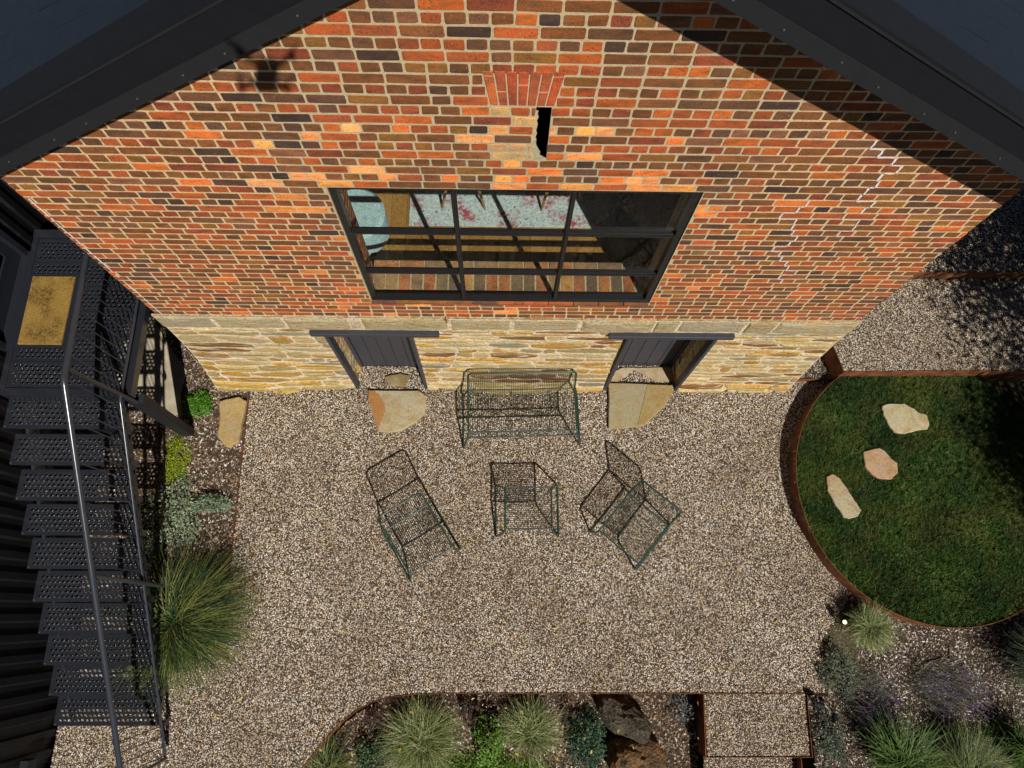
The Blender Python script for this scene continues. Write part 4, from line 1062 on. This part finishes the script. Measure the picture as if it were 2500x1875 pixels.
wire_seat('wire_bench', (.293,-.468,0), R(1.6), 1.30, .53, .465, .45, (.36,.80), (-.365,.31), 'long green wire bench against the stone wall between the doors', grp, 'bench', drop=True, side=.08)

# ------------------------------------------------------------------ loose stones
def slab_stone(pxs, z, h, col, label, name='flagstone', group='flagstones', cat='stone', jit=.006):
    P = [G(px, py, z+h) for px, py in pxs]; cx_ = sum(p.x for p in P)/len(P); cy_ = sum(p.y for p in P)/len(P)
    fine = []
    for i in range(len(P)):
        a, b = P[i], P[(i+1) % len(P)]
        for t in (0, .33, .66): q = a.lerp(b, t); fine.append((q.x-cx_+rr.uniform(-jit,jit), q.y-cy_+rr.uniform(-jit,jit)))
    m = MB(); m.prism(fine, -.02, h, col, bev=.008); o = m.build(name, FLAG, label=label, category=cat, group=group); o.location = (cx_, cy_, z); return o
def zz(ox, oy, L): return [(ox+a/3.16, oy+b/3.16) for a, b in L]
slab_stone([(899,952),(1021,953),(1040,966),(1040,995),(1033,1014),(1011,1033),(980,1050),(945,1056),(923,1052),(904,995),(897,974)], 0, .05, (.42,.37,.24), 'pale flagstone with a rusty left corner in front of the left door')
slab_stone([(1486,935),(1643,939),(1645,952),(1626,989),(1596,1017),(1572,1039),(1516,1046),(1487,1045)], 0, .06, (.33,.29,.17), 'olive brown flagstone with a straight left edge in front of the right door')
slab_stone([(535,979),(582,969),(600,978),(590,1033),(582,1077),(551,1091),(532,1068),(535,1020)], 0, .07, (.42,.31,.14), 'long golden flagstone standing in the mulch near the steel strip')
slab_stone([(940,919),(977,911),(999,916),(990,942),(948,941)], 0, .04, (.20,.15,.06), 'small mossy brown stone in the left door recess')
slab_stone([(1520,898),(1640,897),(1648,912),(1640,932),(1600,930),(1570,912),(1545,902),(1528,918),(1508,930),(1490,930),(1500,905)], 0, .03, (.45,.37,.24), 'broken buff threshold stone in the right door recess')
slab_stone(zz(1800,900,[(1115,285),(1200,265),(1290,270),(1350,300),(1400,335),(1465,360),(1485,430),(1470,465),(1380,480),(1300,500),(1210,490),(1160,420),(1130,350)]), LZ-.03, .060, (.48,.42,.26), 'largest pale stepping stone, cracked, at the back of the round lawn', 'stepping_stone', 'stepping stones in the lawn')
slab_stone(zz(1800,900,[(975,640),(1100,608),(1150,640),(1190,690),(1235,730),(1245,800),(1190,850),(1100,850),(1040,810),(985,750)]), LZ-.03, .060, (.46,.30,.18), 'pinkish orange stepping stone in the middle of the three', 'stepping_stone', 'stepping stones in the lawn')
slab_stone(zz(1800,900,[(690,830),(730,808),(790,840),(850,930),(910,1020),(960,1090),(930,1140),(860,1160),(820,1145),(760,1050),(700,940)]), LZ-.03, .060, (.44,.38,.24), 'narrow slanting stepping stone nearest the lawn ring', 'stepping_stone', 'stepping stones in the lawn')
def layer(par, pxs, z, t, col):
    P = [G(a, b, z) for a, b in pxs]; m = MB(); m.prism([(p.x-par.location.x, p.y-par.location.y) for p in P], z-par.location.z-.012, z-par.location.z+t, col, bev=.003); m.build('stone_layer', FLAG, par)
fs_ = [o for o in COL.objects if o.name.startswith('flagstone')]
layer(fs_[0], [(900,954),(914,953),(928,966),(940,985),(941,1003),(930,1030),(922,1049),(905,995),(899,974)], .05, .004, (.36,.16,.05))
layer(fs_[1], [(1580,939),(1641,941),(1642,952),(1623,988),(1594,1015),(1571,1037),(1556,1040),(1568,990)], .06, .006, (.34,.25,.10))
def rock(name, cx_, cy_, z, sx_, sy_, sz_, col, label, seed, rz=0, cat='rock'):
    import bmesh
    bm = bmesh.new(); bmesh.ops.create_icosphere(bm, subdivisions=4, radius=1)
    for v in bm.verts:
        p = v.co.copy(); q = p*1.2+Vector((seed*3.1,seed,0))
        # faceted: flatten with a few random planes
        d = 1+.25*mnoise.noise(q)+.16*(.5-abs(mnoise.noise(q*2.2)))+.09*(.5-abs(mnoise.noise(q*5)))+.04*mnoise.noise(q*13)
        v.co = Vector((p.x*d*sx_, p.y*d*sy_, max(-.3, p.z)*d*sz_))
    me = bpy.data.meshes.new(name); bm.to_mesh(me)
    at = me.color_attributes.new('Col', 'FLOAT_COLOR', 'CORNER'); at.data.foreach_set('color', list((*col,1))*len(me.loops))
    bm.free(); me.materials.append(ROCK)
    o = link(name, me, label=label, category=cat); o.location = (cx_, cy_, z); o.rotation_euler = (0,0,rz); return o
p = G(1560,1850,-.1); rock('boulder', p.x, p.y-.03, ZB+.05, .30, .32, .30, (.22,.12,.05), 'rust-orange weathered boulder in the sunken bed', 3, .5)
p = G(1530,1770,-.1); rock('boulder', p.x+.02, p.y+.02, ZB+.02, .36, .18, .30, (.10,.085,.06), 'grey brown jagged rock behind the rust-orange boulder', 9, -.75)

# ------------------------------------------------------------------ plants
def ribbon(m, base, d, L, lift, wd, col, droop=1.0, seg=4):
    """one leaf blade as a bent ribbon"""
    side = Vector((-d.y, d.x, 0)); vs = []
    for i in range(seg+1):
        t = i/seg
        r_ = L*(t*.35+.65*t*t*droop) if droop > .5 else L*t*.6
        z_ = lift*(1.9*t-1.05*t*t*droop)
        w_ = wd*(1-t*.85)/2
        c_ = base+d*r_+Vector((0,0,z_)); vs += [c_-side*w_, c_+side*w_]
    m.add(vs, [(2*i,2*i+1,2*i+3,2*i+2) for i in range(seg)], col)
def tuft(px, py, z, rad, height, n, cols, label, name='grass_tuft', wd=.0075, lean=(0,0), core=.07, group='ornamental grass tufts', cat='grass plant', droop=1.0, seed=1):
    c_ = G(px, py, z); r2 = random.Random(seed); m = MB()
    swirl = [r2.uniform(0,6.28) for _ in range(7)]
    for i in range(n):
        a = r2.uniform(0, 6.283)
        if r2.random() < .5: a = r2.choice(swirl)+r2.gauss(0,.35)
        d = Vector((math.cos(a), math.sin(a), 0))+Vector((lean[0], lean[1], 0))*r2.uniform(.4,1.2)
        L = rad*r2.uniform(.45,1.1)*min(1.5, max(.5, d.length)); d.normalize()
        b = Vector((r2.gauss(0,core), r2.gauss(0,core), 0))
        col = r2.choice(cols); jj = r2.uniform(.7,1.35); col = tuple(x_*jj for x_ in col)
        ribbon(m, b, d, L, height*r2.uniform(.45,1.1), wd*r2.uniform(.7,1.3), col, droop)
    o = m.build(name, LEAF, label=label, category=cat, group=group); o.location = c_; return o
dg = [(.05,.09,.025),(.025,.055,.025),(.10,.14,.03),(.22,.22,.07),(.02,.05,.03)]
lg_ = [(.15,.20,.06),(.24,.27,.12),(.06,.10,.02),(.42,.42,.26),(.10,.15,.04)]
sg = [(.06,.12,.02),(.10,.17,.03),(.04,.085,.02)]
tuft(455,1520,.0, .80,.62, 2700, dg, 'large dark green arching grass beside the lower stair', wd=.010, lean=(.15,.10), core=.08, seed=2)
tuft(1035,1800,ZB, .46,.42, 1700, lg_, 'pale green fountain grass at the left in the sunken bed', seed=3, lean=(0,-.05))
tuft(1290,1780,ZB, .37,.40, 900, lg_, 'pale green fountain grass left of the rust-orange boulder', seed=4, lean=(.05,-.1))
tuft(800,1880,ZB, .42,.36, 1100, dg+lg_[:2], 'darker grass clump at the corner where the bed edge curves away', seed=5, lean=(-.1,.1))
tuft(2095,1530,0, .27,.36, 1500, lg_, 'small pale grass leaning right beside the lit garden spotlight', seed=6, lean=(.35,0), core=.04)
tuft(2170,1850,0, .42,.50, 700, sg, 'glossy strap-leaved plant with broad curved blades at the bottom edge', wd=.014, seed=7, name='strap_leaf_plant', group=None, cat='plant', lean=(.1,.2))
tuft(2330,1880,0, .45,.45, 1300, dg+lg_[:3], 'fine mid-green grass beside the strap-leaved plant', seed=8, lean=(0,.1))
tuft(2560,1640,0, .62,.60, 2600, [(.035,.06,.035),(.06,.09,.05),(.10,.13,.08)], 'big grey-green grass cut by the right edge of the picture', seed=9, lean=(-.1,0), wd=.010)
tuft(2480,1830,0, .30,.45, 500, sg, 'yellow-green strap leaves low in the right corner', wd=.012, seed=10, name='strap_leaf_plant', group=None, cat='plant')
def leafy(px, py, z, rx, ry, h, n, ls, cols, label, name='shrub', seed=1, cat='shrub', group=None, stems=0, shape='dome', flat=.5, loc=None):
    c_ = loc or G(px, py, z); r2 = random.Random(seed); m = MB(); cl = []
    ncl = max(6, int(n/45))
    for i in range(ncl):
        a = r2.uniform(0,6.283); q = math.sqrt(r2.random()); cl.append((q*math.cos(a)*rx, q*math.sin(a)*ry, h*(.35+.65*(1-q*q))*r2.uniform(.6,1.1), r2.uniform(.7,1.3)))
    for i in range(n):
        x_, y_, z_, br = r2.choice(cl); s = .16 if shape == 'dome' else .09
        p_ = Vector((x_+r2.gauss(0,rx*s), y_+r2.gauss(0,ry*s), max(.005, z_*r2.uniform(.55,1.05) if shape == 'dome' else z_+r2.gauss(0,h*.1))))
        u = Vector((r2.gauss(0,1), r2.gauss(0,1), r2.gauss(0,flat))).normalized(); v = u.cross(Vector((r2.gauss(0,.5), r2.gauss(0,.5), 1))).normalized()
        l = ls*r2.uniform(.6,1.3); w2 = l*.32; col = r2.choice(cols); jj = br*r2.uniform(.8,1.2); col = tuple(x2*jj for x2 in col)
        m.add([p_-u*l*.5, p_+v*w2, p_+u*l*.5, p_-v*w2], [(0,1,2,3)], col)
    if stems == 0:
        o = m.build(name, LEAF, label=label, category=cat, group=group); o.location = c_; return o
    t = empty(name, c_, label, cat, group); m.build('foliage', LEAF, t); s_ = MB()
    for i in range(stems):
        x_, y_, z_, br = r2.choice(cl); s_.tube([(r2.gauss(0,.01),r2.gauss(0,.01),0),(x_*.5,y_*.5,z_*.6),(x_,y_,z_)], [.006,.004,.002], 5)
    s_.build('stem', BARK, t); return t
leafy(489,990,0, .155,.16,.17, 2200, .022, [(.07,.20,.015),(.10,.26,.02),(.05,.15,.012)], 'round bright green cushion plant in the mulch by the house corner', 'cushion_plant', 2, 'plant', flat=.3)
leafy(432,1120,0, .15,.30,.07, 2400, .02, [(.26,.30,.012),(.16,.24,.012),(.30,.30,.02),(.09,.17,.01)], 'yellow-green creeping plant at the foot of the steel column', 'creeping_plant', 3, 'plant')
leafy(440,1260,0, .26,.40,.26, 2200, .026, [(.20,.28,.20),(.26,.34,.25),(.14,.20,.13),(.30,.33,.22)], 'silvery grey-green shrub beside the stair', 'shrub', 4, stems=12)
leafy(520,1235,0, .24,.12,.20, 1300, .024, [(.22,.30,.22),(.14,.2,.14)], 'sprawling silvery side shoot reaching towards the steel strip', 'shrub', 14, stems=5)
leafy(355,1330,0, .22,.5,.25, 1500, .03, [(.04,.07,.04),(.07,.10,.05)], 'shaded dark shrub half under the stair', 'shrub', 5, stems=6)
leafy(1195,1800,ZB, .16,.24,.42, 1500, .035, [(.10,.20,.03),(.07,.15,.02),(.14,.24,.04)], 'fresh green leafy perennial between the two fountain grasses', 'leafy_perennial', 6, 'plant', stems=10)
leafy(920,1850,ZB, .22,.22,.30, 1600, .026, [(.05,.10,.05),(.07,.13,.06),(.03,.07,.04)], 'blue-green feathery plant left of the big fountain grass', 'leafy_perennial', 7, 'plant', stems=8)
leafy(1430,1810,ZB, .20,.28,.36, 2200, .026, [(.03,.08,.045),(.05,.11,.06),(.02,.06,.035)], 'dark blue-green feathery plant leaning on the boulder', 'leafy_perennial', 8, 'plant', stems=8)
leafy(1170,1880,ZB, .75,.18,.10, 5200, .022, [(.08,.17,.012),(.12,.22,.015),(.05,.12,.01)], 'bright green ground cover along the bottom edge', 'ground_cover', 9, 'ground cover')
leafy(1390,1740,ZB, .10,.15,.25, 350, .02, [(.05,.04,.03),(.09,.07,.05)], 'dark sprigs standing in for plant shadow against the bed edge', 'shadow_foliage', 10, 'plant', stems=14)  # dark foliage added in place of a taller plant's cast shadow
leafy(1150,1735,ZB, .10,.16,.36, 700, .022, [(.05,.035,.025),(.08,.05,.04)], 'dark leaves standing in for the shadow of the fresh green perennial', 'shadow_foliage', 11, 'plant', stems=12)  # shadow of the green perennial, put in as dark-coloured leaves
leafy(915,1760,ZB, .09,.18,.34, 600, .022, [(.05,.035,.025),(.08,.05,.04)], 'dark sprigs standing in for plant shadow at the bend of the steel edge', 'shadow_foliage', 12, 'plant', stems=12)  # cast shadow of a neighbouring plant, shaped as dark leaves
leafy(2040,1640,0, .20,.26,.22, 1500, .024, [(.10,.12,.10),(.06,.09,.06),(.14,.15,.13)], 'grey-green lavender bush beside the gravel corner', 'lavender_bush', 13, stems=10)
leafy(2020,1790,-.02, .16,.30,.22, 1500, .022, [(.07,.10,.08),(.10,.13,.10),(.05,.07,.05)], 'low grey-green bush along the path steps', 'lavender_bush', 15, stems=8)
leafy(1660,1725,ZB, .18,.18,.25, 700, .022, [(.06,.08,.07),(.10,.10,.13)], 'shaded grey plant in the corner by the path steps', 'shrub', 16, stems=8)
leafy(2400,1830,0, .4,.3,.08, 1800, .02, [(.07,.15,.02),(.10,.19,.03)], 'scattered green seedlings in the chipped mulch', 'ground_cover', 18, 'ground cover')
def lavender(px, py, rx, ry, n, label, seed, ang=-.5):
    c_ = G(px, py, 0); r2 = random.Random(seed); t = empty('lavender', c_, label, 'lavender', None)
    a_ = MB(); b = MB()
    for i in range(n):
        a = r2.uniform(0,6.283); q = math.sqrt(r2.random()); o_ = Vector((math.cos(a)*rx, math.sin(a)*ry, 0))*q
        d = Vector((math.cos(ang+r2.gauss(0,.55)), math.sin(ang+r2.gauss(0,.55)), 0))*r2.uniform(.08,.28)
        tip = o_+d+Vector((0,0,r2.uniform(.08,.26))); mid = o_+d*.5+Vector((0,0,tip.z*.7)); s = Vector((-d.y, d.x, 0)).normalized()*.0022
        a_.add([o_-s, o_+s, mid+s, mid-s, tip+s, tip-s], [(0,1,2,3),(3,2,4,5)], r2.choice([(.16,.19,.12),(.24,.22,.19),(.10,.13,.08)]))
        e = (tip-mid).normalized(); s2 = s*2.0
        for w_ in range(r2.choice([1,2,3])):
            p0 = tip-e*(.02+w_*.028); p1 = p0+e*.024; pm_ = (p0+p1)/2
            b.add([p0, pm_+s2, p1, pm_-s2, pm_+Vector((0,0,.005)), pm_-Vector((0,0,.005))], [(0,1,4),(1,2,4),(2,3,4),(3,0,4),(1,0,5),(2,1,5),(3,2,5),(0,3,5)], r2.choice([(.16,.09,.38),(.22,.13,.46),(.14,.11,.22)]))
    a_.build('stem', LEAF, t); b.build('flower', LEAF, t)
lavender(2290,1670, .40,.24, 420, 'purple-flowered lavender sprawling across the chipped mulch', 3)
lavender(2090,1690, .28,.30, 200, 'sparser lavender nearer the gravel corner', 4)

# twigs lying on the chips
def twig(pxs, z, label):
    m = MB(); P = [G(a, b, z+.012) for a, b in pxs]; c_ = P[0].copy(); P = [p-c_ for p in P]
    m.tube(P, [.009]+[.007]*(len(P)-2)+[.004], 6); o = m.build('twig', BARK, label=label, category='twig', group='bare twigs on the mulch'); o.location = c_
twig([(2262,1618),(2295,1608),(2312,1592)], -.02, 'bent bare twig on the chips below the lawn ring')
twig([(2317,1580),(2319,1608),(2345,1636)], -.02, 'forked longer twig right of the bent one')
twig([(487,1155),(470,1160),(455,1172)], 0, 'pale curled twig on the mulch beside the yellow-green plant')

# ------------------------------------------------------------------ garden spotlights
def spot(px, py, z, dirv, lit_, label, L=.10, r_=.030):
    c_ = G(px, py, z+.16); base = Vector((c_.x, c_.y, z)); d = Vector(dirv).normalized()
    t = empty('garden_spotlight', base, label, 'spotlight', 'garden spotlights')
    h = Vector((0,0,.16))
    m = MB(); m.tube([(0,0,-.05),(0,0,.10)], .008, 6); m.build('spike', BLACK, t)
    m = MB(); m.bar((0,0,.09), h-d*.01, .035, .01); m.build('bracket', BLACK, t)
    m = MB(); m.tube([h-d*L*.5, h-d*L*.42, h+d*L*.42, h+d*L*.5], [r_*.8, r_, r_, r_*1.02], 16); m.build('lamp_body', BARGE2, t)
    m = MB(); m.tube([h+d*L*.502, h+d*(L*.502+.002)], r_*.82, 16); m.build('lens', LIT if lit_ else DGLASS, t)
spot(2059,1520,0, (-.12,.12,1), True, 'lit spotlight pointing up beside the small pale grass')
spot(453,1598,0, (.1,-.15,1), True, 'lit spotlight half hidden in the large dark green grass')
spot(2002,1722,-.02, (-1,.35,.15), False, 'unlit cylinder spotlight lying level, nearest the path step')
spot(2038,1753,-.02, (-.15,-1,.2), False, 'unlit cylinder spotlight turned to the bottom, right of the level one')

# ------------------------------------------------------------------ trees right of the picture that shade the terrace
def tree(base, ht, cr, cz_, n, seed, label, leaf=.07):
    t = empty('garden_tree', base, label, 'tree', 'shade trees right of the terrace'); r2 = random.Random(seed)
    m = MB(); m.tube([(0,0,0),(.05,.03,ht*.3),(.02,-.04,ht*.55),(0,0,ht*.8)], [.09,.07,.055,.03], 10); m.build('trunk', BARK, t)
    m = MB(); cl = []
    for i in range(34):
        a = r2.uniform(0,6.283); e = r2.uniform(-.5,1.1); q = cr*r2.uniform(.45,1.0)
        p_ = Vector((math.cos(a)*math.cos(e)*q, math.sin(a)*math.cos(e)*q, cz_+math.sin(e)*q*.9)); cl.append((p_, cr*r2.uniform(.16,.30), r2.uniform(.6,1.3)))
        m.tube([(0,0,ht*r2.uniform(.35,.6)), (p_.x*.5,p_.y*.5,(cz_+p_.z)*.48), tuple(p_)], [.03,.018,.006], 5)
    m.build('limb', BARK, t)
    f_ = MB()
    for i in range(n):
        p_, s, br = r2.choice(cl); q = p_+Vector((r2.gauss(0,s), r2.gauss(0,s), r2.gauss(0,s*.8)))
        u = Vector((r2.gauss(0,1), r2.gauss(0,1), r2.gauss(0,.6))).normalized(); v = u.cross(Vector((r2.gauss(0,.5),r2.gauss(0,.5),1))).normalized()
        l = leaf*r2.uniform(.6,1.3); col = tuple(x_*br for x_ in r2.choice([(.05,.09,.03),(.035,.07,.02),(.07,.11,.04)]))
        f_.add([q-u*l*.5, q+v*l*.25, q+u*l*.5, q-v*l*.25], [(0,1,2,3)], col)
    f_.build('crown', LEAF, t)
tree((8.0,-1.05,0), 3.4, 1.3, 3.0, 17000, 1, 'olive-leaved garden tree just outside the right edge, shading the terrace')
tree((8.3,-3.4,0), 3.2, 1.1, 2.8, 14000, 2, 'sparser garden tree farther down the right side, shading the lawn edge')
tree((8.8,.3,T1), 3.0, 1.15, 2.6, 13000, 3, 'third garden tree behind the terrace near the upper right corner')

# ------------------------------------------------------------------ the drone that hovers over the courtyard (its shadow falls on the bricks)
dr = empty('drone', CAM+Vector((.03,-.115,.075)), 'small grey camera drone hovering above the courtyard, its shadow on the brick gable', 'drone')
m = MB(); m.bbox(-.054,.054,-.10,.10,-.02,.05,.014); m.build('body', BARGE2, dr)
for sx_, sy_, ly in ((-1,1,.10),(1,1,.10),(-1,-1,-.07),(1,-1,-.07)):
    a = Vector((sx_*.03, .05*sy_, .02)); b = Vector((sx_*.125, ly+.02*sy_, .03))
    ar = MB(); ar.tube([a, b], [.017,.013], 8); ao = ar.build('arm', BARGE2, dr)
    mt = MB(); mt.tube([b-Vector((0,0,.018)), b+Vector((0,0,.02))], .018, 12); mt.build('motor', BLACK, ao)
    lg2 = MB(); lg2.tube([b, b+Vector((sx_*.008,0,-.06))], [.006,.004], 6); lg2.build('foot', BLACK, ao)
    ang = rr.uniform(0,3.1); d = Vector((math.cos(ang), math.sin(ang), 0)); s = Vector((-d.y,d.x,0)); c_ = b+Vector((0,0,.022))
    pr_ = MB()
    for q in (-1, 1):
        pr_.add([c_+s*.006, c_+d*q*.035+s*.011, c_+d*q*.075+s*.005, c_+d*q*.075-s*.003+Vector((0,0,.002)), c_+d*q*.035-s*.010+Vector((0,0,.003)), c_-s*.006], [(0,1,2,3,4,5)])
        pr_.add([p2-Vector((0,0,.0015)) for p2 in (c_+s*.006, c_+d*q*.035+s*.011, c_+d*q*.075+s*.005, c_+d*q*.075-s*.003, c_+d*q*.035-s*.010, c_-s*.006)], [(5,4,3,2,1,0)])
    pr_.build('propeller', BLACK, ao)

lv = MB(); r3 = random.Random(77)
for i in range(260):
    px, py = r3.uniform(380,2000), r3.uniform(950,1860)
    p = G(px, py, .022)
    if px < 580 and py < 1300: continue
    u = Vector((r3.gauss(0,1), r3.gauss(0,1), r3.gauss(0,.15))).normalized(); v = u.cross(Vector((r3.gauss(0,.2),r3.gauss(0,.2),1))).normalized(); l = r3.uniform(.012,.032)
    lv.add([p-u*l, p+v*l*.4, p+u*l, p-v*l*.4], [(0,1,2,3)], r3.choice([(.45,.30,.04),(.30,.14,.04),(.20,.10,.04),(.50,.42,.10)]))
lv.build('fallen_leaves', LEAF, label='tiny dry yellow and brown leaves scattered over the gravel', category='leaves', kind='stuff')
